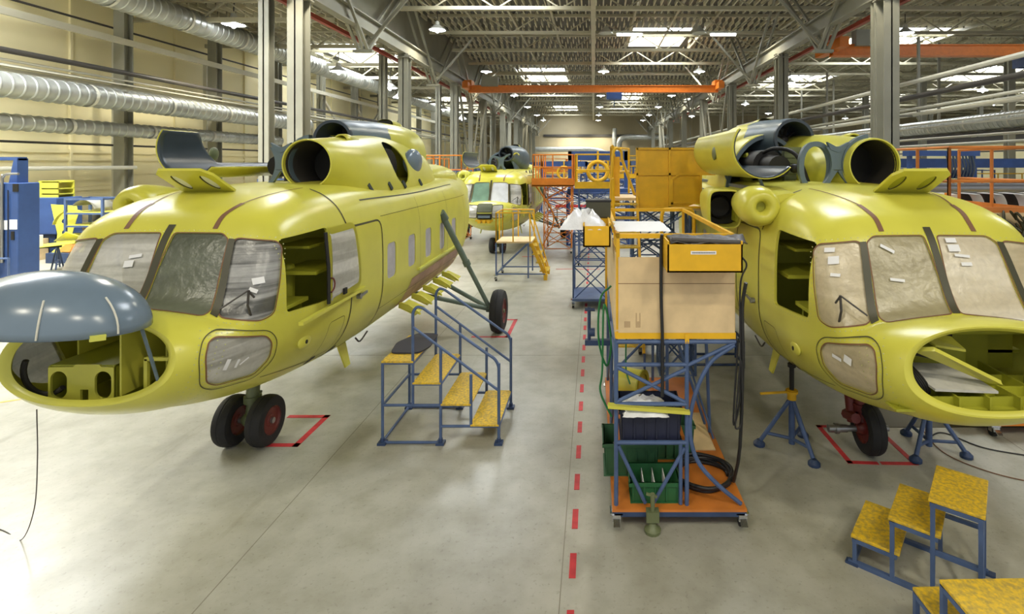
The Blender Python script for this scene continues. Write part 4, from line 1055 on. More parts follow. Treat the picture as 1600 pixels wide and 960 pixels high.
# notes: frame, centre (u, v), half width, half height, angle, side
def NP(frame, px, py):
    h = hitL(px, py); return frame.uv(h)
notesL = [(FD, NP(FD, 404, 439), .05, .03, .1, 1), (FD, NP(FD, 396, 454), .035, .018, -.5, 1), (FD, NP(FD, 354, 570), .05, .018, 1.2, 1), (FD, NP(FD, 370, 568), .04, .012, 1.2, 1), (FD, NP(FD, 381, 564), .045, .008, .5, 1)]
notesL += [(FF, (.26, 2.50), .045, .03, -.1, -1), (FF, (.22, 2.57), .06, .015, -.15, -1)]
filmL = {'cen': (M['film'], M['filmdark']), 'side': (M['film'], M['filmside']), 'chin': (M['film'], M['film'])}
def NR(frame, px, py, sx):
    o = V(-HRX, -HRY, CZ); d = px_ray(px, py)
    h = SKIN.ray_cast(o, d)[0]; h = V(abs(h.x), h.y, h.z); return frame.uv(h)
notesR = [(fr, NR(fr, px, py, sx), w, h, a, sx) for fr, px, py, w, h, a, sx in ((FD, 1296, 391, .045, .02, -.1, -1), (FD, 1302, 407, .045, .035, -.15, -1), (FD, 1305, 430, .04, .014, 0, -1), (FF, 1386, 389, .065, .014, .5, -1), (FF, 1402, 438, .065, .012, .1, -1),
    (FF, 1485, 376, .05, .02, 0, 1), (FF, 1490, 388, .055, .03, 0, 1), (FF, 1503, 400, .07, .012, -.1, 1), (FF, 1510, 413, .05, .015, 0, 1), (FD, 1308, 559, .05, .016, .1, -1), (FD, 1325, 563, .04, .035, .2, -1))]
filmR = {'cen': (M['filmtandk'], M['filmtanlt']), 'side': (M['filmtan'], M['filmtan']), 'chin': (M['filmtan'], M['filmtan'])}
make_heli('helicopter', 'yellow-green unpainted helicopter with grey nose cone swung up, nearest on the left', (HLX, HLY), dict(film=filmL, notes=notesL, nose=nose_left, hatch=1, slide=1, arch=False, lowcowl=True))
make_heli('helicopter', 'yellow-green unpainted helicopter with empty oval nose opening, standing on blue jacks', (HRX, HRY), dict(film=filmR, notes=notesR, nose=nose_right, hatch=-1, redgear=True, seat=1))
filmF = {'cen': (M['pane_green'], M['pane_white']), 'side': (M['film'], M['film']), 'chin': (M['film'], M['film'])}
make_heli('helicopter', 'distant yellow-green helicopter with glazed nose beyond the small ladder platform', (-3.7, 18.2), dict(film=filmF, notes=[], nose=nose_glazed, hatch=1, slide=1, arch=True, open=True, primer=M['primer_pale']))
# ---------------------------------------------------------------- mobile stairs by the left helicopter
def build_stairs():
    o = thing('mobile_stairs', 'blue tube stairs with yellow treads and handrails beside the left helicopter', 'stairs', (-1.89, 6.97, 0))
    X0, Y0 = -1.89, 6.97
    L = lambda x, y, z: V(x-X0, y-Y0, z)
    yf, yb = 6.5, 7.45; r = .019
    tz = [(.235, -1.52, -1.165), (.49, -1.885, -1.51), (.755, -2.235, -1.885), (1.02, -2.62, -2.225)]
    for i, (z, a, b) in enumerate(tz):
        m = MB(); m.b2(L(a, yf-.02, z-.012), L(b, yb+.02, z+.012)); m.build('tread', M['yellowworn'], o, bevel=.004)
    for y in (yf, yb):
        xs = ((-2.61, 0, 1.0), (-2.235, .48, 1.62), (-1.89, 0, 1.2), (-1.515, .22, .86), (-1.17, 0, 1.0))
        for x, a, b in xs:
            m = MB(); m.tube([L(x, y, a), L(x, y, b)], r, 8); m.build('leg' if a == 0 else 'rail_post', M['blue'], o, smooth=40)
        for x in (-2.61, -1.89, -1.17):
            m = MB(); m.b2(L(x-.05, y-.05, 0), L(x+.05, y+.05, .03)); m.cyl(L(x, y, .02), L(x, y, .07), .028, 8); m.build('foot_pad', M['bluedk'], o)
        m = MB(); m.tube(bez([L(-2.235, y, 1.5), L(-2.233, y, 1.62), L(-2.19, y, 1.69), L(-2.12, y, 1.685), L(-2.03, y, 1.625)], 5)+bez([L(-1.32, y, 1.12), L(-1.22, y, 1.05), L(-1.175, y, .96), L(-1.17, y, .85)], 5), r, 8); m.build('handrail', M['blue'], o, smooth=50)
        m = MB(); m.tube([L(-2.235, y, 1.45), L(-1.17, y, .66)], r*.9, 8); m.build('mid_rail', M['blue'], o, smooth=50)
        m = MB()
        for p, q in (((-2.61, .02), (-1.89, .02)), ((-2.61, .48), (-1.51, .48)), ((-1.89, .22), (-1.17, .22)), ((-2.61, 1.0), (-2.235, 1.0)), ((-2.235, .74), (-1.89, .74))): m.tube([L(p[0], y, p[1]), L(q[0], y, q[1])], r*.9, 8)
        m.build('side_frame', M['blue'], o, smooth=40)
    for x, z in ((-2.61, .03), (-2.61, .48), (-2.61, 1.0), (-2.235, 1.0), (-1.89, .74), (-1.17, .22)): m = MB(); m.tube([L(x, yf, z), L(x, yb, z)], r*.9, 8); m.build('cross_bar', M['blue'], o, smooth=40)
    m = MB(); q = rpoly([(-2.60, 6.72), (-2.24, 6.72), (-2.16, 6.95), (-2.2, 7.48), (-2.5, 7.5), (-2.66, 7.1)], .08)
    m.plate([V(p.x, p.y, 1.036) for p in q], (0, 0, .018)); k = m.build('felt_mat', M['mat'], None); tag(k, 'dark felt mat lying on the top platform of the blue stairs', 'mat')
build_stairs()

# ---------------------------------------------------------------- step stools at the lower right
def stool(loc, rz, lb, zs=(.24, .51, .78), w=.58, dep=.36):
    o = thing('step_stool', lb, 'steps', loc, rz); run = .285; n = len(zs); e = (n-1)*run
    for i, z in enumerate(zs):
        m = MB(); m.b2((i*run-.01, -.01, z-.012), (i*run+dep, w+.01, z+.012)); m.build('tread', M['yellowworn'], o, bevel=.004)
        for y in (0, w):
            for k, x in enumerate((i*run+.02, i*run+dep-.03)):
                if k == 1 and i < n-1: continue
                m = MB(); m.b2((x-.016, y-.016, .02), (x+.016, y+.016, z-.012)); m.build('leg', M['blue'], o)
    m = MB()
    for y in (0, w):
        m.b2((-.03, y-.018, .0), (e+dep, y+.018, .035)); m.b2((e, y-.014, zs[-1]*.46), (e+dep-.03, y+.014, zs[-1]*.5))
        for i, z in enumerate(zs): m.b2((i*run, y-.014, z-.045), (i*run+dep-.02, y+.014, z-.012))
    for x in (0.02, e+dep-.03): m.b2((x-.014, 0, .03), (x+.014, w, .06))
    m.b2((e+dep-.045, 0, zs[-1]-.18), (e+dep-.015, w, zs[-1]-.15)); m.bar((e+dep-.03, 0, .1), (e+dep-.03, w, zs[-1]-.18), .025)
    m.build('base_frame', M['blue'], o)
    for x, y in ((0, 0), (0, w), (e+dep, 0), (e+dep, w)):
        m = MB(); m.b2((x-.05, y-.03, 0), (x+.05, y+.03, .02)); m.build('foot', M['bluedk'], o)
    m = MB(); m.b2((e+.02, w-.02, zs[-1]-.16), (e+.22, w, zs[-1]-.06)); m.build('gusset_plate', M['bluedk'], o)
    return o
stool((2.25, 4.56, 0), math.atan2(-.62, .78), 'worn yellow three-tread step stool standing nearest the right helicopter')
stool((2.32, 3.79, 0), -PI/2+.02, 'yellow two-tread step stool cut off at the bottom corner of the picture', (.40, .68), .75, .42)
# ---------------------------------------------------------------- jack stands under the right helicopter
def jack(loc, rz, top, lb, tilt=0):
    o = thing('jack_stand', lb, 'jack', loc, rz)
    m = MB(); m.cyl((0, 0, .06), (0, 0, .62), .038, 12); m.build('centre_tube', M['blue'], o, smooth=40)
    m = MB(); m.cyl((0, 0, .6), (0, 0, .72), .055, 12); m.cyl((0, 0, .68), (0, 0, .71), .075, 12); m.tube([(0, 0, .69), (-.42, .05, .71)], .016, 8); m.build('jack_nut', M['yellow'], o, smooth=40)
    m = MB(); m.cyl((0, 0, .7), (0, 0, top-.04), .028, 10); m.cyl((0, 0, top-.04), (0, 0, top), .05, 10); m.build('screw', M['black'], o, smooth=40)
    for k in range(3):
        a = k*2*PI/3+.5; c, s = math.cos(a), math.sin(a)
        m = MB(); m.tube([(.03*c, .03*s, .58), (.36*c, .36*s, .07)], .026, 8); m.build('leg', M['blue'], o, smooth=40)
        m = MB(); m.lathe([(0, 0), (.07, 0), (.07, .03), (.03, .07), (0, .07)], 12, Matrix.Translation((.38*c, .38*s, 0))); m.build('foot_pad', M['bluedk'], o, smooth=40)
        m = MB(); m.tube([(.30*c, .30*s, .16), (0, 0, .12)], .02, 8); m.build('stay', M['blue'], o)
    return o
jack((2.42, 6.4, 0), 0.35, 1.035, 'blue tripod jack with yellow nut left of the red nose wheel')
jack((4.06, 6.35, 0), 1.2, 1.035, 'blue tripod jack right of the red nose wheel')

# ---------------------------------------------------------------- castors and crates
def castor(p, par, r=.06, m=None):
    b = MB(); b.cyl((p[0]-.025, p[1], r), (p[0]+.025, p[1], r), r, 16); w = b.build('castor', M['rubber'], par, smooth=40)
    b = MB(); b.b2((p[0]-.035, p[1]-.03, r), (p[0]-.028, p[1]+.03, 2*r+.02)); b.b2((p[0]+.028, p[1]-.03, r), (p[0]+.035, p[1]+.03, 2*r+.02)); b.b2((p[0]-.06, p[1]-.06, 2*r+.015), (p[0]+.06, p[1]+.06, 2*r+.03)); b.bar((p[0], p[1]-.03, 2*r), (p[0], p[1]-.13, 1.1*r), .06, .015); b.b2((p[0]-.04, p[1]-.07, r*1.3), (p[0]+.04, p[1]-.055, 2*r+.02))
    b.build('fork', M['chrome'], w)
def crate(name, lb, loc, d, m, rz=0, grid=False):
    o = thing(name, lb, 'crate', loc, rz); w, l, h = d; t = .012
    b = MB(); b.b2((-w/2, -l/2, 0), (w/2, l/2, t))
    for s in (-1, 1):
        b.plate([(-w*.46*1, s*l*.46, 0), (w*.46, s*l*.46, 0), (w*.5, s*l*.5, h), (-w*.5, s*l*.5, h)], (0, -s*t, 0)); b.plate([(s*w*.46, -l*.46, 0), (s*w*.46, l*.46, 0), (s*w*.5, l*.5, h), (s*w*.5, -l*.5, h)], (-s*t, 0, 0))
    b.build('body', m, o)
    b = MB()
    for s in (-1, 1): b.b2((-w/2-.015, s*l/2-.012, h-.035), (w/2+.015, s*l/2+.012, h)); b.b2((s*w/2-.012, -l/2-.015, h-.035), (s*w/2+.012, l/2+.015, h))
    n = max(3, int(w/.1))
    for k in range(n+1):
        x = -w*.45+w*.9*k/n
        for s in (-1, 1): b.b2((x-.006, s*l*.48-.012, .02), (x+.006, s*l*.48+.012, h-.03))
    b.build('rim_rib', m, o)
    if grid:
        b = MB()
        for k in range(1, 4): b.b2((-w*.45+w*.9*k/4-.004, -l*.44, .02), (-w*.45+w*.9*k/4+.004, l*.44, h*.8))
        b.build('divider_slat', M['plastic'], o)
    return o
def crumple(name, lb, cat, loc, sx, sy, h, m, seed=1):
    """a crumpled sheet lying loosely."""
    rr = random.Random(seed); b = MB(); n = 14; g = []
    for i in range(n):
        row = []
        for j in range(n):
            u, v = i/(n-1)-.5, j/(n-1)-.5; e = max(abs(u), abs(v))*2
            row.append(b.bm.verts.new((u*sx+rr.uniform(-.3, .3)*sx/n, v*sy+rr.uniform(-.3, .3)*sy/n, h*(1-e**2)*(.5+rr.random()*.6)+.004)))
        g.append(row)
    for i in range(n-1):
        for j in range(n-1): b.bm.faces.new((g[i][j], g[i+1][j], g[i+1][j+1], g[i][j+1]))
    o = b.build(name, m, None, smooth=70); o.location = loc; return tag(o, lb, cat)

# ---------------------------------------------------------------- the plywood-sided work trolley
def build_trolley():
    xl, xm, xr, y0, y1 = .22, .90, 1.44, 5.05, 8.05
    o = thing('work_trolley', 'tall blue frame trolley with plywood box and orange deck in the aisle', 'trolley', (0, 0, 0))
    b = MB(); b.b2((.18, 4.98, .165), (1.46, y1, .19)); b.build('deck_board', M['orangeply'], o)
    b = MB()
    for x in (.2, 1.44): b.b2((x-.02, 4.99, .12), (x+.02, y1, .165))
    for y in (5.0, y1-.02): b.b2((.2, y-.02, .12), (1.44, y+.02, .165))
    b.build('deck_frame', M['bluedk'], o)
    for x, y in ((.22, 5.04), (1.42, 5.04), (.22, 7.9), (1.42, 7.9)): castor((x, y), o)
    r = .021
    for x, y, z in ((xl, y0, 1.78), (xm, y0, 1.78), (xl, 6.4, 1.78), (xl, 7.95, 1.78), (xm, 6.4, 1.78), (xm, 7.95, 1.78)):
        b = MB(); b.tube([(x, y, .19), (x, y, z)], r, 8); b.build('post', M['blue'], o, smooth=40)
    b = MB()
    for z, a, c in ((1.76, xl, 1.37), (1.54, xl, xm), (1.16, xl, xm), (.79, xl, xm)): b.tube([(a, y0, z), (c, y0, z)], r, 8)
    for p, q in (((xl, 1.52), (xm-.02, 1.18)), ((xl, 1.18), (xm, 1.5)), ((xm, 1.53), (1.36, 1.75)), ((xl+.02, .76), (.5, .21)), ((xm-.02, .74), (.58, .21)), ((xm-.06, .79), (xm-.06, .2))): b.tube([(p[0], y0, p[1]), (q[0], y0, q[1])], r*.9, 8)
    b.tube(bez([(1.36, y0, 1.73), (1.12, y0, 1.55), (.97, y0, 1.22), (.93, y0, .9), (1.0, y0, .62), (1.18, y0, .4), (1.42, y0, .2)], 6), r, 8)
    b.build('front_frame', M['blue'], o, smooth=40)
    b = MB()
    for x in (xl, 1.36):
        b.tube([(x, y0, 1.76), (x, y1-.1, 1.76)], r, 8)
    b.tube([(xl, y0, 1.54), (xl, 7.95, 1.54)], r, 8); b.tube([(xl, y0+.05, 1.5), (xl, 6.4, .25)], r*.8, 8); b.tube([(xl, 6.4, 1.5), (xl, 7.9, .25)], r*.8, 8); b.tube([(1.36, 6.4, 1.74), (1.42, 6.4, .2)], r, 8); b.tube([(1.36, 7.9, 1.74), (1.42, 7.9, .2)], r, 8)
    b.tube([(xm, 6.4, 1.7), (1.36, 6.4, .3)], r*.8, 8); b.tube([(xl, 6.4, .9), (xm, 6.4, 1.6)], r*.8, 8); b.tube([(xl, 6.4, 1.54), (xm, 6.4, 1.54)], r*.8, 8); b.tube([(1.42, 6.2, .22), (1.0, 7.3, 1.7)], .014, 6)
    b.build('side_frame', M['blue'], o, smooth=40)
    b = MB(); b.b2((xl, y0+.02, .77), (xm, y0+.5, .785)); b.build('shelf_board', M['orangeply'], o)
    b = MB(); b.b2((xl, y0-.01, 1.79), (1.37, y0+.03, 1.85)); b.b2((xl-.01, y0, 1.79), (xl+.03, y1-.1, 1.85)); b.b2((.88, y0-.02, 1.75), (.92, y0, 1.84))
    for x in (xl, 1.33):
        b.b2((x, y0, 1.8), (x+.035, y0+.035, 2.8)); b.b2((x, y1-.2, 1.8), (x+.035, y1-.165, 2.8))
    b.b2((xl, y0, 2.755), (1.36, y0+.035, 2.8)); b.b2((xl, y0, 2.755), (xl+.035, y1-.16, 2.8)); b.b2((1.33, y0, 2.755), (1.365, y1-.16, 2.8)); b.b2((xl, y1-.2, 2.755), (1.36, y1-.165, 2.8))
    b.b2((xl-.05, y1-.5, 1.4), (xl-.02, y1-.47, 2.7)); b.build('guard_frame', M['yellow'], o)
    b = MB(); b.b2((xl+.02, y0-.012, 1.85), (1.36, y0, 2.575)); b.build('plywood_panel', M['ply'], o)
    b = MB(); b.b2((xl+.02, y0-.014, 2.32), (1.36, y0-.0115, 2.325)); b.build('panel_joint', M['seam'], o)
    b = MB()
    for k in range(9): b.b2((.30+.012*k+(.05 if k > 4 else 0), y0-.0135, 1.9), (.304+.012*k+(.05 if k > 4 else 0), y0-.012, 2.04 if k in (5, 8) else 1.96))
    b.build('stamp_print', M['seam'], o)
    b = MB(); b.b2((xl-.012, y0+.01, 1.85), (xl, y1-.2, 2.62)); b.build('plywood_panel', M['ply'], o)
    b = MB(); b.b2((xl, y0, 1.86), (1.36, y1-.16, 1.875)); b.build('platform_floor', M['ply'], o)
    # levelling foot clamped at the front
    b = MB(); b.cyl((.56, 4.95, .03), (.56, 4.95, .36), .022, 10); b.b2((.5, 4.92, .1), (.62, 5.0, .2)); b.lathe([(0, 0), (.075, 0), (.08, .03), (.04, .06), (.03, .09), (0, .09)], 14, Matrix.Translation((.56, 4.95, 0))); b.bar((.50, 4.95, .36), (.60, 4.95, .33), .02); b.build('levelling_foot', M['gearolive'], o, smooth=40)
    return o
build_trolley()
def tray(name, lb, lo, hi, m=None):
    o = thing(name, lb, 'box', (0, 0, 0)); (x0, y0, z0), (x1, y1, z1) = lo, hi; t = .015
    b = MB(); b.b2((x0, y0, z0), (x1, y0+t, z1)); b.b2((x0, y1-t, z0), (x1, y1, z1+.06)); b.b2((x0, y0, z0), (x0+t, y1, z1+.03)); b.b2((x1-t, y0, z0), (x1, y1, z1+.03)); b.b2((x0, y0, z0), (x1, y1, z0+t)); b.build('body', m or M['yellow'], o)
    b = MB(); b.b2((x0+.04, y1, z1-.02), (x0+.08, y1+.06, z1+.02)); b.b2((x1-.08, y1, z1-.02), (x1-.04, y1+.06, z1+.02)); b.build('hook', M['yellow'], o); return o
t1 = tray('tool_tray', 'long yellow tray hooked on the front rail of the plywood trolley', (.67, 4.74, 2.49), (1.35, 5.04, 2.745))
b = MB(); b.b2((.88, 4.735, 2.655), (1.11, 4.74, 2.685)); b.build('paper_label', M['paper'], t1)
b = MB()
for k in range(22): b.b2((.892+.0096*k, 4.7335, 2.664), (.892+.0096*k+.006, 4.735, 2.676))
b.build('label_lettering', M['pipedk'], t1)
t2 = tray('tool_tray', 'small yellow tray hooked on the aisle side of the plywood trolley', (-.10, 5.15, 2.655), (.17, 5.75, 2.86))
b = MB(); n = 10; rg = []
for i in range(13):
    x = .70+.70*i/12; rg.append([V(x, 4.76+.30*j/9, 2.745+.05*math.sin(j/9*PI)+.02*math.sin(i*1.3+j)) for j in range(10)])
b.loft(rg, closed_ring=False); b.cyl((.72, 4.80, 2.78), (1.36, 4.78, 2.755), .025, 8); k = b.build('rubber_sheet', M['pipedk'], None, smooth=60, solid=.008); tag(k, 'dark rubber sheet draped over the long yellow tray', 'sheet')
b = MB(); b.b2((-.08, 5.72, 2.88), (.19, 6.0, 3.06)); o = b.build('case_body', M['strip'], None, bevel=.01); tag(o, 'black equipment case behind the small yellow tray', 'case')
b = MB(); b.b2((-.085, 5.715, 3.055), (.195, 6.005, 3.075)); b.build('lid', M['black'], o)
crumple('plastic_bag', 'white plastic sheet bunched in the small yellow tray', 'plastic sheet', (-.10, 5.4, 2.82), .46, .5, .2, M['plastic'], 3)
crumple('paper_sheet', 'white papers lying on top of the plywood trolley rail', 'paper', (.5, 5.6, 2.805), .55, .9, .03, M['paper'], 5)
crate('storage_crate', 'navy plastic crate on the trolley shelf', (.56, 5.29, .787), (.60, .42, .30), M['navy'])
crumple('plastic_bag', 'white plastic bag spilling over the navy crate', 'plastic bag', (.50, 5.16, 1.06), .44, .36, .13, M['plastic'], 8)
crate('storage_crate', 'green open crate at the front of the orange deck', (.60, 5.24, .19), (.48, .34, .2), M['green'], 0, True)
crate('storage_crate', 'dull green crate overhanging the aisle side of the deck', (.40, 5.72, .19), (.58, .42, .34), M['greendk'])
crumple('plastic_bag', 'crumpled white bag inside the dull green crate', 'plastic bag', (.42, 5.70, .36), .42, .3, .16, M['plastic'], 11)
crate('storage_crate', 'dark green crate standing behind the trolley shelf', (.86, 6.02, .19), (.52, .4, .38), M['greendk'])
def hose(name, lb, pts, r, m, cat='hose', n=8, sides=8):
    b = MB(); b.tube(bez(pts, n), r, sides); o = b.build(name, M[m], None, smooth=60); return tag(o, lb, cat)
coil = []
for i in range(64):
    a = i*2*PI/16; rr = .27+.012*math.sin(i*1.7)+(.015*(i//16)); coil.append(V(1.14+rr*math.cos(a), 5.50+rr*.95*math.sin(a), .205+.018*(i//16)+.004*math.sin(i)))
hose('air_hose', 'black hose coiled on the orange deck and rising beside the trolley', coil+[V(1.42, 5.3, .28), V(1.44, 5.15, .7), V(1.43, 5.02, 1.6), V(1.42, 5.0, 2.1), V(1.44, 4.95, 2.35)], .018, 'hose', n=3)
hose('cable', 'thin black cable hanging in loops beside the plywood panel', [V(1.42, 5.0, 2.58), V(1.46, 5.0, 2.5), V(1.40, 5.0, 2.3), V(1.40, 5.0, 1.6), V(1.36, 5.0, 1.1), V(1.36, 5.0, .95), V(1.42, 5.0, 1.05), V(1.41, 5.0, 1.6), V(1.40, 5.02, 1.2), V(1.34, 5.02, 1.0), V(1.39, 5.03, 1.8)], .009, 'hose')
hose('strap', 'black strap hanging down the middle of the plywood panel', [V(.655, 5.0, 2.80), V(.65, 5.02, 2.7), V(.65, 5.02, 2.2), V(.66, 5.01, 1.8), V(.66, 5.01, 1.25)], .016, 'hose', 'strap')
hose('air_hose', 'green hose hanging in loops on the aisle side of the trolley', [V(.2, 5.9, 2.1), V(.08, 5.9, 1.95), V(.06, 5.9, 1.5), V(.15, 5.9, 1.2), V(.2, 5.85, 1.5), V(.12, 5.85, 1.9), V(.1, 5.8, 1.2), V(.08, 5.8, .95), V(.2, 5.75, .7)], .012, 'hosegreen')
hose('air_hose', 'thin green hose looped under the plywood box', [V(.5, 6.4, 1.75), V(.4, 6.2, 1.5), V(.38, 6.1, 1.1), V(.42, 6.0, .95)], .01, 'hosegreen')
b = MB(); b.cyl((.36, 7.5, .38), (.68, 7.35, .38), .19, 24); o = b.build('yellow_drum', M['primer'], None, smooth=40); tag(o, 'yellow-green drum lying on the orange deck', 'drum')
b = MB(); b.lathe([(.14, 0), (.2, 0), (.2, .02), (.14, .02)], 24, Matrix.Translation((.68, 7.35, .38)) @ Matrix.Rotation(PI/2, 4, 'Y') @ Matrix.Rotation(.55, 4, 'X')); b.build('rim', M['primer_in'], o)
b = MB(); b.bar((.14, 5.02, 1.16), (.92, 5.02, 1.10), .07, .03); o = b.build('painted_profile', M['primer'], None); tag(o, 'narrow yellow-green profile laid across the trolley front', 'profile')
b = MB(); b.b2((1.0, 6.0, .192), (1.4, 6.9, .2)); o = b.build('cardboard_sheet', M['ply'], None); tag(o, 'worn pale board lying on the orange deck', 'board')
b = MB(); b.tube([(-.05, 6.3, 1.35), (-.05, 6.3, 1.75)], .02, 8); b.tube([(-.1, 6.3, 1.72), (.02, 6.3, 1.72)], .02, 8); b.b2((-.1, 6.26, 1.3), (.2, 6.34, 1.36)); b.cyl((-.05, 6.3, 1.45), (.02, 6.3, 1.45), .05, 10); o = b.build('bench_vice', M['bluedk'], None, smooth=40); tag(o, 'dark clamp fixed on the aisle side of the trolley', 'clamp')

# ---------------------------------------------------------------- scaffold pieces
def lattice(par, x0, x1, y0, y1, z0, z1, m, nz=3, r=.022, nm='lattice_frame'):
    for x in (x0, x1):
        for y in (y0, y1):
            b = MB(); b.tube([(x, y, z0), (x, y, z1)], r, 6); b.build('post', m, par, smooth=40)
    b = MB(); h = (z1-z0)/nz
    for i in range(nz+1):
        z = z0+h*i
        for p, q in (((x0, y0), (x1, y0)), ((x1, y0), (x1, y1)), ((x1, y1), (x0, y1)), ((x0, y1), (x0, y0))):
            b.tube([(*p, z), (*q, z)], r*.8, 6)
            if i < nz: b.tube([(*p, z), (*q, z+h)], r*.7, 6); b.tube([(*q, z), (*p, z+h)], r*.7, 6)
    b.build(nm, m, par, smooth=40)
def railing(par, pts, z0, h, m, r=.025, mids=1, nm='railing', gap=.9):
    b = MB(); P = [Vector((p[0], p[1], 0)) for p in pts]
    for k in range(mids+1): b.tube([p+V(0, 0, z0+h*(k+1)/(mids+1)) for p in P], r, 6)
    for p, q in zip(P, P[1:]):
        n = max(1, round((q-p).length/gap))
        for i in range(n+1): b.tube([p+(q-p)*i/n+V(0, 0, z0), p+(q-p)*i/n+V(0, 0, z0+h)], r, 6)
    return b.build(nm, m, par, smooth=40)
def stair(par, p0, p1, w, n, m, wdir, mt):
    """treads from p0 (low) to p1 (high)."""
    p0, p1, wd = Vector(p0), Vector(p1), Vector(wdir).normalized()*w/2
    for i in range(n):
        c = p0+(p1-p0)*(i+.5)/n; d = (p1-p0); d.z = 0; d = d.normalized()*.13
        b = MB(); b.plate([c-wd-d, c+wd-d, c+wd+d, c-wd+d], (0, 0, .025)); b.build('tread', mt, par)
    for s in (-1, 1):
        b = MB(); b.bar(p0+wd*s, p1+wd*s, .04, .1); b.build('stringer', m, par)
def base_wheels(par, x0, x1, y0, y1):
    for x in (x0, x1):
        for y in (y0, y1): castor((x, y), par, .09)

# yellow work platform beside the right helicopter
o = thing('work_platform', 'blue lattice work platform with big yellow side panel beside the right helicopter', 'platform', (0, 0, 0))
lattice(o, .85, 1.76, 9.55, 10.0, .18, 2.62, M['blue'], 4); lattice(o, .85, 1.76, 11.5, 11.9, .18, 2.62, M['blue'], 4); base_wheels(o, .85, 1.76, 9.55, 11.9)
b = MB(); b.b2((.8, 9.5, 2.62), (1.97, 12, 2.68)); b.build('platform_floor', M['ply'], o)
holed([(.78, 2.66), (1.62, 2.66), (1.82, 2.74), (1.96, 2.74), (1.96, 3.28), (2.25, 3.28), (2.25, 3.76), (.78, 3.76)], [], lambda p: V(p[0], 9.5, p[1]), M['yellow'], 'side_panel', o, .02)
b = MB()
for x in (.79, 1.38): b.b2((x-.02, 9.46, 2.66), (x+.02, 9.5, 3.76))
for z in (2.68, 3.28, 3.74): b.b2((.78, 9.46, z-.02), (2.2, 9.5, z+.02))
b.b2((1.40, 9.46, 2.74), (1.44, 9.49, 3.2)); b.bar((1.42, 9.47, 3.18), (1.55, 9.47, 3.28), .03); b.b2((1.40, 9.46, 2.74), (1.96, 9.49, 2.77)); b.b2((1.93, 9.46, 2.74), (1.96, 9.49, 3.28)); b.build('panel_frame', M['yellow'], o)
b = MB(); b.b2((1.8, 10.2, 2.68), (1.97, 10.25, 3.2)); b.build('end_panel', M['yellow'], o)
MBT = MB().b2((.36, 9.5, 2.80), (.8, 10.6, 2.85)).build('landing', M['ply'], o)
stair(o, (.58, 8.2, .5), (.58, 9.5, 2.85), .42, 10, M['yellow'], (1, 0, 0), M['yellowworn'])
railing(o, [(.34, 8.9), (.34, 9.5)], 2.3, .9, M['yellow'], .022); railing(o, [(.36, 9.8), (.36, 10.6), (.8, 11.8)], 2.8, 1.0, M['yellow'])
b = MB(); b.tube(bez([(.30, 9.2, 2.4), (.33, 9.3, 3.4), (.38, 9.4, 3.72), (.5, 9.5, 3.7), (.52, 9.5, 3.5)], 6), .025, 8); b.tube([(.52, 9.5, 3.55), (.75, 9.5, 2.9)], .025, 8); b.b2((.36, 9.9, 2.66), (.5, 9.93, 3.6)); b.build('hand_loop', M['yellow'], o, smooth=40)
b = MB(); b.tube([(.36, 10.5, .0), (.36, 10.5, 2.8)], .02, 6); b.tube([(.8, 10.5, 0), (.8, 10.5, 2.8)], .02, 6); b.tube([(.36, 8.2, 0), (.36, 8.2, .5)], .02, 6); b.tube([(.8, 8.2, 0), (.8, 8.2, .5)], .02, 6); b.build('stair_leg_frame', M['blue'], o)
# yellow tube gate between trolley and helicopter
o = thing('guard_gate', 'bent yellow tube gate standing behind the plywood trolley', 'gate', (0, 0, 0))
b = MB(); b.tube([(1.12, 8.6, 1.9)]+bez([(1.12, 8.6, 2.6), (1.14, 8.6, 2.68), (1.2, 8.6, 2.72), (1.55, 8.6, 2.72), (1.62, 8.6, 2.69), (1.65, 8.6, 2.6)], 5)+[(1.65, 8.6, 1.9)], .03, 8); b.tube([(1.12, 8.6, 2.2), (1.65, 8.6, 2.2)], .02, 8); b.build('gate_loop', M['yellow'], o, smooth=50)
lattice(o, 1.1, 1.67, 8.58, 9.0, 0, 1.9, M['blue'], 3)

# blue lattice platform with yellow railing farther down the aisle
def tower(lb, x0, x1, y0, y1, zf, mb_, mr, h=1.05, panel=True, nz=3, stair_at=None, group=None):
    o = thing('work_platform', lb, 'platform', (0, 0, 0), 0, group)
    lattice(o, x0, x1, y0, y1, .18, zf-.1, mb_, nz); base_wheels(o, x0, x1, y0, y1)
    b = MB(); b.b2((x0-.1, y0-.1, zf-.1), (x1+.1, y1+.1, zf-.04)); b.build('platform_floor', M['ply'], o)
    if panel:
        b = MB(); b.b2((x0-.12, y0-.13, zf-.1), (x1+.12, y0-.1, zf+.13)); b.b2((x0-.13, y0-.1, zf-.1), (x0-.1, y1, zf+.13)); b.b2((x1+.1, y0-.1, zf-.1), (x1+.13, y1, zf+.13)); b.build('toe_board', mr, o)
    railing(o, [(x0-.1, y1), (x0-.1, y0-.1), (x1+.1, y0-.1), (x1+.1, y1)], zf, h, mr, .028, 1)
    return o
tower('blue lattice platform with yellow railing in the middle of the far aisle', -.5, .62, 17.8, 19.4, 2.72, M['blue'], M['yellow'])
tw = tower('orange scaffold with railing just beside the glazed helicopter', -1.9, -.85, 20.2, 22, 2.75, M['orange'], M['orange'], nz=4)
b = MB(); b.b2((-2.35, 20.0, 2.6), (-.75, 20.1, 2.9)); b.b2((-2.35, 20, 2.58), (-.75, 22, 2.64)); b.build('wide_deck', M['orange'], tw)
railing(tw, [(-2.3, 22), (-2.3, 20.05), (-.8, 20.05)], 2.85, .95, M['orange'], .028, 1)
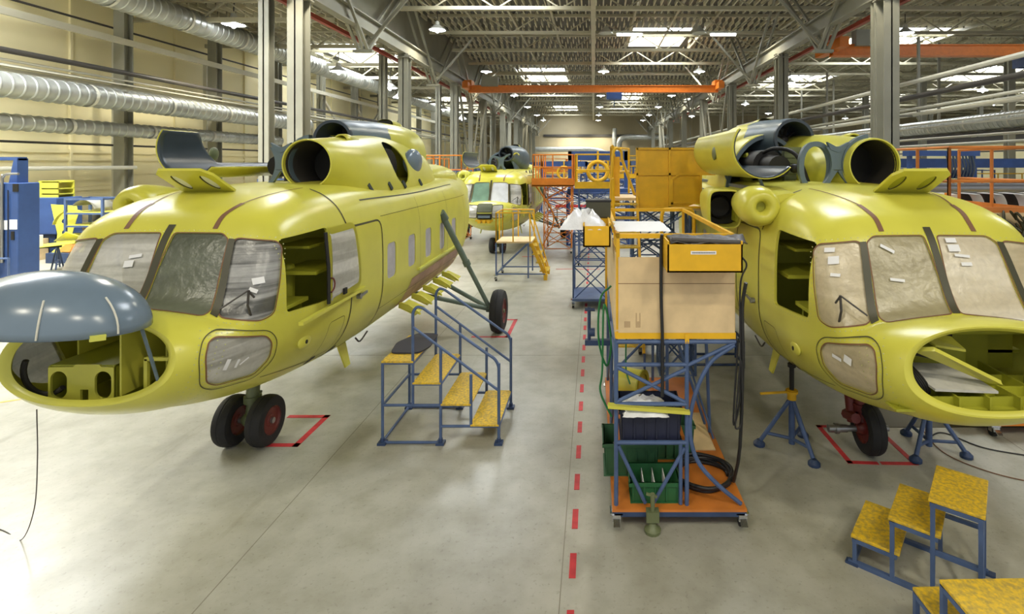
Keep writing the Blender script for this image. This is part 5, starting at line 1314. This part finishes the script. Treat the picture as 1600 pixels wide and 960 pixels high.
b = MB(); b.tube(bez([(-2.2, 20.1, 2.6), (-1.6, 20.1, 1.7), (-1.55, 20.1, 1.1), (-1.95, 20.1, .3)], 6), .03, 6); b.build('curved_strut', M['orange'], tw)
tower('orange scaffold farther left behind the left helicopter tail', -7.2, -5.6, 22, 24, 2.6, M['orange'], M['orange'], h=1.2)
tower('orange scaffold with tall railing left of the far platforms', -9.2, -7.8, 25.5, 28, 2.6, M['orange'], M['orange'], h=1.1)
tower('blue lattice work platform with yellow railing standing far behind the ring fixture jig', .9, 2.6, 27, 30, 2.8, M['blue'], M['yellow'])
tower('distant orange scaffold in the centre near the end wall', -4.5, -2.5, 46, 49, 2.8, M['orange'], M['orange'])
tower('distant yellow railed platform right of the aisle near the end wall', 2.5, 5.5, 44, 48, 2.7, M['blue'], M['yellow'])
tower('distant yellow railed platform on the aisle near the end wall', -1.2, 1.2, 52, 55, 2.7, M['blue'], M['yellow'])

# small rolling step platform before the glazed helicopter
o = thing('step_platform', 'small blue platform with yellow railing and ladder before the glazed helicopter', 'platform', (0, 0, 0))
b = MB(); x0, x1, y0, y1 = -2.87, -1.62, 15.5, 16.6
for x, y in ((x0, y0), (x0, y1), (x1-.3, y0), (x1-.3, y1)):
    q = MB(); q.tube([(x, y, .08), (x, y, 1.12)], .025, 6); q.build('leg', M['blue'], o)
for y in (y0, y1): b.tube([(x0, y, .2), (x1+.2, y, .2)], .02, 6); b.tube([(x0, y, .2), (x1-.3, y, 1.1)], .018, 6)
b.tube([(x0, y0, .2), (x0, y1, .2)], .02, 6); b.build('base_frame', M['blue'], o)
q = MB(); q.b2((x0, y0, 1.11), (x1-.2, y1, 1.16)); q.build('platform_floor', M['ply'], o)
railing(o, [(x1-.25, y0), (x0, y0), (x0, y1), (x1-.25, y1)], 1.16, .85, M['yellow'], .022, 0, gap=.6)
stair(o, (x1+.2, (y0+y1)/2, .1), (x1-.25, (y0+y1)/2, 1.1), .7, 4, M['yellow'], (0, 1, 0), M['yellowworn'])
for y in (y0+.15, y1-.15):
    q = MB(); q.tube([(x1-.3, y, 1.95), (x1+.25, y, .1)], .022, 6); q.build('handrail', M['yellow'], o)
for x, y in ((x0, y0), (x0, y1)): castor((x, y), o, .07)
for x, y in ((x1+.2, y0+.1), (x1+.2, y1-.1)):
    q = MB(); q.b2((x-.05, y-.05, 0), (x+.05, y+.05, .2)); q.build('foot', M['yellow'], o)
# cart with dark case at the aisle
o = thing('tube_cart', 'blue tube cart with castors behind the small yellow tray', 'cart', (0, 0, 0))
lattice(o, -.48, .35, 12.6, 13.6, .2, 1.8, M['blue'], 2); base_wheels(o, -.48, .35, 12.6, 13.6)
b = MB(); b.b2((-.5, 12.5, .18), (.4, 13.7, .24)); b.build('cart_deck', M['blue'], o)

o = thing('low_stand', 'low blue tube stand on the floor behind the plywood trolley', 'stand', (0, 0, 0))
b = MB()
for z in (.06, .45):
    for p, q in (((1.55, 8.9), (2.55, 8.9)), ((2.55, 8.9), (2.55, 9.4)), ((2.55, 9.4), (1.55, 9.4)), ((1.55, 9.4), (1.55, 8.9))): b.tube([(*p, z), (*q, z)], .022, 6)
b.build('stand_frame', M['bluedk'], o, smooth=40)
for x in (1.55, 2.55):
    for y in (8.9, 9.4): MB().tube([(x, y, 0), (x, y, .45)], .022, 6).build('leg', M['bluedk'], o, smooth=40)
# right: brown-orange scaffold beyond the helicopter
tb = tower('brown orange scaffold behind the right helicopter nose', 6.0, 7.15, 8.8, 10.4, 2.62, M['orangeply'], M['orangeply'], h=1.12)
b = MB(); b.b2((5.9, 8.66, 2.45), (7.25, 8.7, 2.66)); b.build('front_board', M['ply'], tb)
o = thing('low_cart', 'low orange cart under the right helicopter nose', 'cart', (0, 0, 0))
b = MB(); b.b2((5.02, 6.62, .16), (7.2, 7.5, .25)); b.build('deck', M['orange'], o)
b = MB(); b.b2((4.7, 6.8, .252), (7.1, 7.4, .262)); b.build('board', M['orangeply'], o)
for x, y in ((5.1, 6.7), (7.1, 6.7), (5.1, 7.4), (7.1, 7.4)): castor((x, y), o, .06)
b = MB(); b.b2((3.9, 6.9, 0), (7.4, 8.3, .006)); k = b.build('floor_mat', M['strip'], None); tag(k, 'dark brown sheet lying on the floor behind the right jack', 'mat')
hose('cable', 'black cable trailing over the floor toward the right edge', [V(4.2, 6.6, .01), V(4.5, 6.75, .01), V(4.75, 6.4, .01), V(5.2, 6.2, .01), V(5.8, 5.95, .01)], .008, 'hose', 'cable')
hose('cable', 'thin brown cable curving over the floor by the right stool', [V(4.3, 6.9, .008), V(4.2, 6.3, .008), V(4.45, 5.9, .008), V(4.9, 5.65, .008), V(5.4, 5.45, .008)], .006, 'seam', 'cable')
hose('cord', 'thin cord hanging from the left nose opening down to the floor', [V(-4.56, 4.3, 1.46), V(-4.66, 4.4, 1.0), V(-4.9, 4.6, .45), V(-5.25, 4.82, .02), V(-5.55, 4.95, .006), V(-6.0, 5.1, .006)], .004, 'pipedk', 'cord')
# ---------------------------------------------------------------- left aisle: machines and racks along the cream wall
o = thing('column_press', 'tall blue machine column with paper notes at the left edge', 'machine', (-16.9, 15.5, 0))
b = MB(); b.b2((-.36, -.3, 0), (.24, .3, 2.9)); b.build('column', M['bluemach'], o, bevel=.02)
b = MB(); b.plate([(-.2, -.15, 2.9), (.05, -.15, 2.9), (.05, -.15, 3.62), (-.05, -.15, 3.62)], (0, .3, 0)); b.b2((-2.2, -.12, 3.56), (.05, .12, 3.66)); b.build('upper_arm', M['bluemach'], o)
b = MB(); b.b2((-2.4, -.25, 2.55), (-.3, .25, 2.9)); b.plate([(-.36, -.2, 1.9), (-.36, -.2, 2.6), (-.9, -.2, 2.6)], (0, .4, 0)); b.build('side_arm', M['bluemach'], o)
b = MB(); b.tube(bez([(-.18, -.34, .6), (-.18, -.34, 2.9), (-.15, -.34, 3.08), (-.05, -.34, 3.16), (.30, -.34, 3.17)], 6), .035, 8); b.build('bent_pipe', M['steel'], o, smooth=50)
b = MB(); b.b2((-.28, -.312, 1.55), (-.06, -.3, 1.82)); b.build('paper_note', M['paper'], o)
b = MB(); b.b2((0, -.312, 1.56), (.22, -.3, 1.84)); b.build('paper_note', M['paper'], o)
b = MB(); b.b2((.1, -.32, 2.65), (.26, -.3, 2.88)); b.b2((.05, -.32, 1.25), (.14, -.3, 1.5)); b.build('control_plate', M['black'], o)
b = MB(); b.cyl((-.02, -.33, .3), (-.02, -.33, 2.7), .012, 6); b.build('cable', M['black'], o)
b = MB(); b.cyl((-.3, -.36, .1), (-.3, -.36, 1.5), .03, 8); b.build('yellow_rod', M['yellow'], o)
o = thing('tube_railing', 'low blue tube railing before the tall machine column', 'railing', (0, 0, 0))
railing(o, [(-18.5, 14.9), (-16.6, 14.9)], .05, .72, M['blue'], .03, 0, nm='rail_frame')
b = MB()
for z in (1.1, 1.75): b.tube([(-18.6, 15.2, z), (-17.6, 15.2, z)], .1, 8)
b.tube([(-17.62, 15.2, 1), (-17.62, 15.2, 1.85)], .08, 8); k = b.build('yellow_tube_stand', M['yellow'], None, smooth=40); tag(k, 'thick yellow tube frame behind the blue railing at the left edge', 'stand')
def bench(loc, w, lb, top, m):
    o = thing('workbench', lb, 'bench', loc)
    b = MB(); b.b2((-w/2, -.5, .82), (w/2, .5, .9)); b.build('bench_top', M[top], o)
    b = MB(); b.b2((-w/2+.1, -.4, 0), (-w/2+.7, .4, .82)); b.build('drawer_block', M[m], o)
    b = MB(); b.b2((w/2-.7, -.4, 0), (w/2-.1, .4, .82)); b.build('drawer_block', M[m], o)
    for x in (-w/2+.05, w/2-.05):
        b = MB(); b.b2((x-.04, -.45, 0), (x+.04, .45, .82)); b.build('leg', M[m], o)
    return o
bench((-18.4, 19.6, 0), 2.2, 'blue workbench under the blue tube rack near the left helicopter', 'bluedk', 'bluemach')
bench((-21.6, 23.3, 0), 3.4, 'long grey bench by the cream wall behind the blue cabinet', 'column', 'ply')
o = thing('machine_cabinet', 'blue box machine with round dark handwheel beside the yellow perforated sheet', 'machine', (-20.5, 19.8, 0))
b = MB(); b.b2((-.6, -.5, .85), (.75, .5, 2.2)); b.build('cabinet_body', M['bluemach'], o, bevel=.03)
b = MB(); b.b2((-.4, -.4, 0), (.6, .4, .85)); b.build('pedestal', M['bluedk'], o)
b = MB(); b.lathe([(0, -.06), (.16, -.06), (.2, 0), (.16, .06), (0, .06)], 18, Matrix.Translation((-.62, -.3, 1.75)) @ Matrix.Rotation(PI/2, 4, 'Y')); b.build('handwheel', M['bluedk'], o, smooth=40)
def perforated(lb, loc, outline, holes, rz=0, tilt=.12):
    o = holed(outline, [[(c[0]+c[2]*math.cos(t), c[1]+c[2]*math.sin(t)) for t in [2*PI*i/14 for i in range(14)]] for c in holes], lambda p: V(p[0], tilt*p[1], p[1]), M['primer'], 'perforated_sheet', None, .012)
    o.location = loc; o.rotation_euler = (0, 0, rz); return tag(o, lb, 'sheet metal')
perforated('yellow-green perforated sheet leaning upright on the blue cabinet', (-19.5, 18.9, .42), [(-.35, 1.55), (.6, 1.5), (.72, 1.2), (.6, .2), (.4, .0), (.15, 0), (.1, .5)], [(.22, 1.28, .08), (.24, .95, .08), (.33, .55, .08), (.35, .15, .08)], 0, .2)
k = MB().b2((-19.0, 18.2, 0), (-17.9, 18.9, .35)).build('low_box', M['bluedk'], None, bevel=.01); tag(k, 'low dark blue box under the leaning yellow-green sheet', 'box')
b = MB(); b.plate([(-19.0, 18.4, .35), (-17.9, 18.4, .35), (-18.0, 18.7, .95), (-18.6, 18.8, .95)], (0, .02, .02)); k = b.build('sheet_part', M['primer'], None); tag(k, 'yellow-green flat sheet leaning low before the blue workbench', 'sheet metal')
b = MB(); b.plate([(-18.7, 18.3, .4), (-18.1, 18.3, .36), (-17.95, 18.5, .66), (-18.5, 18.5, .7)], (0, .02, .02)); k = b.build('board_part', M['orangeply'], None); tag(k, 'orange board leaning on the yellow-green flat sheet', 'board')
def tube_rack(loc, w, d, h, lb, m='blue', shelves=(0.45, 1.0), sm='primer'):
    o = thing('tube_rack', lb, 'rack', loc)
    for x in (-w/2, w/2):
        for y in (-d/2, d/2):
            b = MB(); b.b2((x-.035, y-.035, 0), (x+.035, y+.035, h)); b.build('post', M[m], o)
    b = MB()
    for z in (h-.04,)+tuple(s for s in shelves):
        b.b2((-w/2, -d/2-.03, z-.03), (w/2, -d/2+.03, z+.03)); b.b2((-w/2, d/2-.03, z-.03), (w/2, d/2+.03, z+.03)); b.b2((-w/2-.03, -d/2, z-.03), (-w/2+.03, d/2, z+.03)); b.b2((w/2-.03, -d/2, z-.03), (w/2+.03, d/2, z+.03))
    b.build('rack_frame', M[m], o)
    for z in shelves:
        b = MB(); b.b2((-w/2, -d/2, z+.03), (w/2, d/2, z+.05)); b.build('shelf', M[sm], o)
    return o
tube_rack((-17.9, 18.9, .9), 1.3, .9, 1.35, 'blue tube rack holding grey curved panels above the workbench', 'blue', (.35, .8))
tube_rack((-15.6, 18.2, 0), 1.0, .8, 1.5, 'low blue tube rack just left of the left helicopter', 'bluemach', (.5, 1.2), 'ply')
tube_rack((-15.3, 26.5, 0), 2.6, 1.0, 2.7, 'blue rack with yellow sheets behind the pillar near the raised hatch', 'blue', (1.2, 2.2))
tube_rack((-13.8, 31, 0), 2.2, 1.0, 3.2, 'blue rack with yellow top behind the open grey cowl', 'bluemach', (1.2, 2.6), 'yellow')
def arched(name, lb, loc, r, w, m, a0=.2, a1=2.6, rz=0):
    b = MB(); rg = []
    for y in (0, w): rg.append([V(r*math.cos(a0+(a1-a0)*i/16), y, r*math.sin(a0+(a1-a0)*i/16)) for i in range(17)])
    b.loft(rg, closed_ring=False); o = b.build(name, M[m], None, smooth=60, solid=.02); o.location = loc; o.rotation_euler = (0, 0, rz); return tag(o, lb, 'panel')
arched('curved_panel', 'grey arched panel sitting on the blue tube rack', (-18.0, 18.5, 1.75), .42, .8, 'column')
arched('curved_panel', 'yellow arched frame leaning left of the blue tube rack', (-18.7, 18.8, 1.1), .7, .12, 'primer', .9, 2.9)
arched('curved_panel', 'pale arched cover lying on the bench before the cream wall', (-21.6, 22.9, .86), .45, .8, 'column', .1, 3.0)
o = thing('rib_frame', 'yellow-green ribbed frame standing on top of the blue box machine', 'frame', (-20.5, 19.6, 2.2))
b = MB(); b.plate([(-.6, 0, 0), (.5, 0, 0), (.5, 0, .62), (-.2, 0, .62)], (0, .04, 0)); b.build('side_plate', M['primer'], o)
b = MB(); b.plate([(-.6, .6, 0), (.5, .6, 0), (.5, .6, .62), (-.2, .6, .62)], (0, .04, 0)); b.build('side_plate', M['primer'], o)
b = MB()
for z in (.1, .3, .55): b.b2((-.1, 0, z), (.5, .62, z+.04))
b.build('cross_rib', M['primer'], o)
def sawhorse(loc, lb, rz=0):
    o = thing('trestle', lb, 'trestle', loc, rz)
    b = MB(); b.b2((-.5, -.04, .78), (.5, .04, .84)); b.build('top_bar', M['black'], o)
    for x in (-.42, .42):
        for y in (-.35, .35):
            b = MB(); b.tube([(x, 0, .8), (x*1.1, y, 0)], .022, 6); b.build('leg', M['bluedk'], o)
        b = MB(); b.tube([(x*1.06, -.25, .25), (x*1.06, .25, .25)], .016, 6); b.build('stay', M['bluedk'], o)
sawhorse((-17.5, 16.6, 0), 'dark blue trestle nearest the blue machine column', .5); sawhorse((-17.3, 17.5, 0), 'dark blue trestle behind the first one, by the windshield', .5)
b = MB(); b.plate([(-17.9, 16.4, .86), (-17.1, 16.2, .86), (-16.8, 17.2, .86), (-17.5, 17.5, .86)], (0, 0, .015)); k = b.build('sheet_part', M['primer'], None); tag(k, 'yellow-green sheet lying on the trestles', 'sheet metal')
b = MB(); b.plate([(-17.9, 17.4, .88), (-17.4, 17.3, 1.2), (-17.0, 17.7, .9), (-17.3, 17.9, .87)], (0, .02, .02)); k = b.build('sheet_part', M['primer'], None); tag(k, 'bent yellow-green sheet standing behind the trestles', 'sheet metal')
b = MB(); b.plate([(-21, 22, .3), (-15, 20.6, .3), (-14.6, 21.2, .3), (-20, 22.8, .3)], (0, 0, .02)); k = b.build('floor_panel', M['primer'], None); tag(k, 'long yellow-green panel lying low before the racks', 'sheet metal')
b = MB(); b.b2((-20.5, 22, 0), (-15, 22.4, .3)); k = b.build('timber_bearer', M['ply'], None); tag(k, 'timber bearer under the long yellow-green panel', 'timber')
o = thing('wood_pallet_box', 'open wooden box of parts beneath the blue box machine', 'box', (-20.3, 18.7, 0))
b = MB(); b.b2((-.9, -.4, 0), (.5, -.37, .75)); b.b2((-.9, .37, 0), (.5, .4, .75)); b.b2((-.9, -.4, 0), (-.87, .4, .75)); b.b2((.47, -.4, 0), (.5, .4, .75)); b.build('box_side', M['ply'], o)
b = MB()
for x in (-.5, -.1, .3): b.sphere((x, 0, .55), .25, (1, .8, .8), 10, 6)
b.build('wrapped_part', M['plastic'], o, smooth=60)
k = MB().box((-17.35, 16.4, 1.05), (.17, .15, .36)).build('white_box', M['paper'], None, bevel=.01); tag(k, 'narrow white box on the trestle beside the blue machine column', 'box')
# ---------------------------------------------------------------- right side bay
def fence(pts, lb, m, h=1.0, z=1.6):
    o = thing('guard_railing', lb, 'railing', (0, 0, 0)); railing(o, pts, z, h, M[m], .04, 1, gap=1.6, nm='rail_frame')
    b = MB()
    for p in pts: b.tube([(p[0], p[1], 0), (p[0], p[1], z)], .06, 6)
    for p, q in zip(pts, pts[1:]): b.tube([(*p, z), (*q, z)], .08, 6)
    b.build('support_frame', M[m], o)
fence([(17, 27), (26, 27)], 'orange railing of the mezzanine beyond the right helicopter', 'orange')
fence([(20, 34), (34, 34)], 'yellow railing far in the right side bay', 'yellow', 1.1, 1.7)
o = thing('storage_gantry', 'long blue gantry with yellow parts in the right side bay', 'gantry', (0, 0, 0))
b = MB(); b.b2((17, 31.7, 3.2), (34, 32.3, 3.75)); b.build('gantry_beam', M['bluemach'], o)
for x in (18.2, 23, 28, 33):
    b = MB(); b.b2((x-.25, 31.8, 0), (x+.25, 32.2, 3.2)); b.build('gantry_post', M['bluemach'], o)
o = thing('hose_rack', 'blue hanging rack with rows of grey hoses above the raised hatch', 'rack', (0, 0, 0))
b = MB(); b.b2((11.9, 19.8, 3.75), (14.6, 20.2, 3.95)); b.b2((12, 19.9, 0), (12.1, 20.1, 3.8)); b.b2((14.4, 19.9, 0), (14.5, 20.1, 3.8)); b.b2((12, 19.8, 2.9), (14.4, 20.2, 3.2)); b.build('rack_frame', M['bluemach'], o)
for i in range(9):
    b = MB(); b.tube(bez([(13.3+.12*i, 19.75, 3.75), (13.35+.12*i, 19.7, 3.3), (13.28+.12*i, 19.75, 2.9)], 5), .035, 6); b.build('hose', M['dkgrey'], o, smooth=60)
b = MB(); b.tube([(6.4, 10.9, 2.96), (12, 10.9, 2.98)], .1, 12); k = b.build('steel_pipe', M['steel'], None, smooth=40); tag(k, 'thick grey pipe running right behind the brown orange scaffold', 'pipe')
b = MB(); b.b2((9.15, 10.78, 0), (9.4, 11.02, 2.87)); k = b.build('pipe_support', M['dkgrey'], None); tag(k, 'dark steel post carrying the thick grey pipe', 'post')
o = thing('door_rack', 'rack holding upright black and white door panels beyond the brown scaffold', 'rack', (0, 0, 0))
b = MB(); b.b2((9.4, 13.9, 1.9), (13.4, 15.2, 2.0)); b.b2((9.4, 13.9, 2.72), (13.4, 14, 2.78)); b.b2((9.4, 13.95, 0), (9.5, 14.05, 2.75)); b.b2((13.3, 13.95, 0), (13.4, 14.05, 2.75)); b.build('rack_frame', M['orange'], o)
for i in range(12):
    x = 9.6+.3*i; k = arched('door_panel', ('black' if i % 2 else 'white')+' upright door panel stored in the rack beyond the brown scaffold', (x, 13.95, 2.02), .62, .9, 'black' if i % 2 else 'paper', .05, 1.3); k['group'] = ('black' if i % 2 else 'white')+' door panels stored in the rack'; k.scale = (.4, 1, 1.05)
rr = random.Random(4); b = MB()
for i in range(34):
    p = V(6.75+rr.uniform(-.28, .28), 8.55, 2.35+rr.uniform(-.32, .25)); b.tube(bez([p, p+V(rr.uniform(-.12, .12), rr.uniform(-.1, .1), .12), p+V(rr.uniform(-.15, .15), rr.uniform(-.1, .1), -.1)], 4), .02, 6)
k = b.build('wire_harness', M['strip'], None, smooth=60); tag(k, 'tangled dark green wire harness hanging on the brown scaffold', 'harness', kind='stuff')
b = MB(); b.plate([(8.2, 10, 1.78), (9.6, 10, 1.78), (9.6, 10.8, 1.78), (8.5, 10.8, 1.78)], (0, 0, .03)); k = b.build('sheet_part', M['yellow'], None); tag(k, 'yellow sheet on the stand at the right edge', 'sheet metal')
tube_rack((9.0, 10.4, 0), 1.3, .8, 1.75, 'grey blue stand holding the yellow sheet at the right edge', 'slate', (.8, 1.7), 'bluegrey')
# ---------------------------------------------------------------- jigs far down the hall
def jig(loc, w, h, lb, m, m2, ringd=True, group=None):
    o = thing('assembly_jig', lb, 'jig', loc, 0, group)
    lattice(o, -w/2, w/2, -.8, .8, 0, h*.55, M[m], 2, .05)
    b = MB(); b.b2((-w/2, -.8, h*.55), (w/2, .8, h*.6)); b.b2((-w/2, -.1, h*.9), (w/2, .1, h)); b.b2((-w/2, -.1, h*.6), (-w/2+.15, .1, h)); b.b2((w/2-.15, -.1, h*.6), (w/2, .1, h)); b.build('upper_frame', M[m], o)
    if ringd:
        b = MB(); b.tube([(.42*math.cos(2*PI*i/24), -.2, h*.78+.42*math.sin(2*PI*i/24)) for i in range(24)], .09, 8, True); b.tube([(-w*.4, -.2, h*.78), (w*.4, -.2, h*.78)], .05, 6); b.tube([(0, -.2, h*.6), (0, -.2, h)], .05, 6); b.build('ring_fixture', M[m2], o, smooth=60)
    return o
jig((.2, 23, 0), 2.6, 4.0, 'blue jig with yellow ring fixture behind the yellow railing platform', 'bluemach', 'yellow')
G = 'blue jigs with yellow rings far down the hall'
for i, (x, y) in enumerate(((3.8, 33), (-2.0, 36), (7.5, 38), (-6.5, 40), (1.6, 41), (5, 56), (-5, 58), (0, 66), (8, 62), (-8, 70), (3, 78), (-3, 84))):
    jig((x, y, 0), 3.2, 3.6, 'blue lattice jig with yellow ring fixture far down the hall', 'bluemach' if i % 3 else 'blue', 'yellow' if i % 2 else 'orange', True, G)
G2 = 'racks along the far pillars'
for i, (x, y) in enumerate(((-9.5, 36), (-10, 44), (-9, 52), (9.5, 44), (10, 52), (16, 44), (20, 40), (15, 36), (27, 38), (24, 48), (18, 52), (-15, 38), (-17, 46), (-15, 54), (30, 50))):
    q = tube_rack((x, y, 0), 3.2, 1.2, 3.0, 'blue rack of yellow sheets standing among the far pillars', 'bluemach', (.6, 1.4, 2.3), 'yellow' if i % 2 else 'primer'); q['group'] = G2
b = MB(); b.b2((-2.2, 30.5, .9), (1.2, 30.6, 1.05)); k = b.build('red_barrier', M['redpaint'], None); tag(k, 'red barrier bar across the far aisle under the platforms', 'barrier')
for x in (-2.1, 1.1):
    q = MB().b2((x-.04, 30.5, 0), (x+.04, 30.6, .9)).build('leg', M['steel'], k)
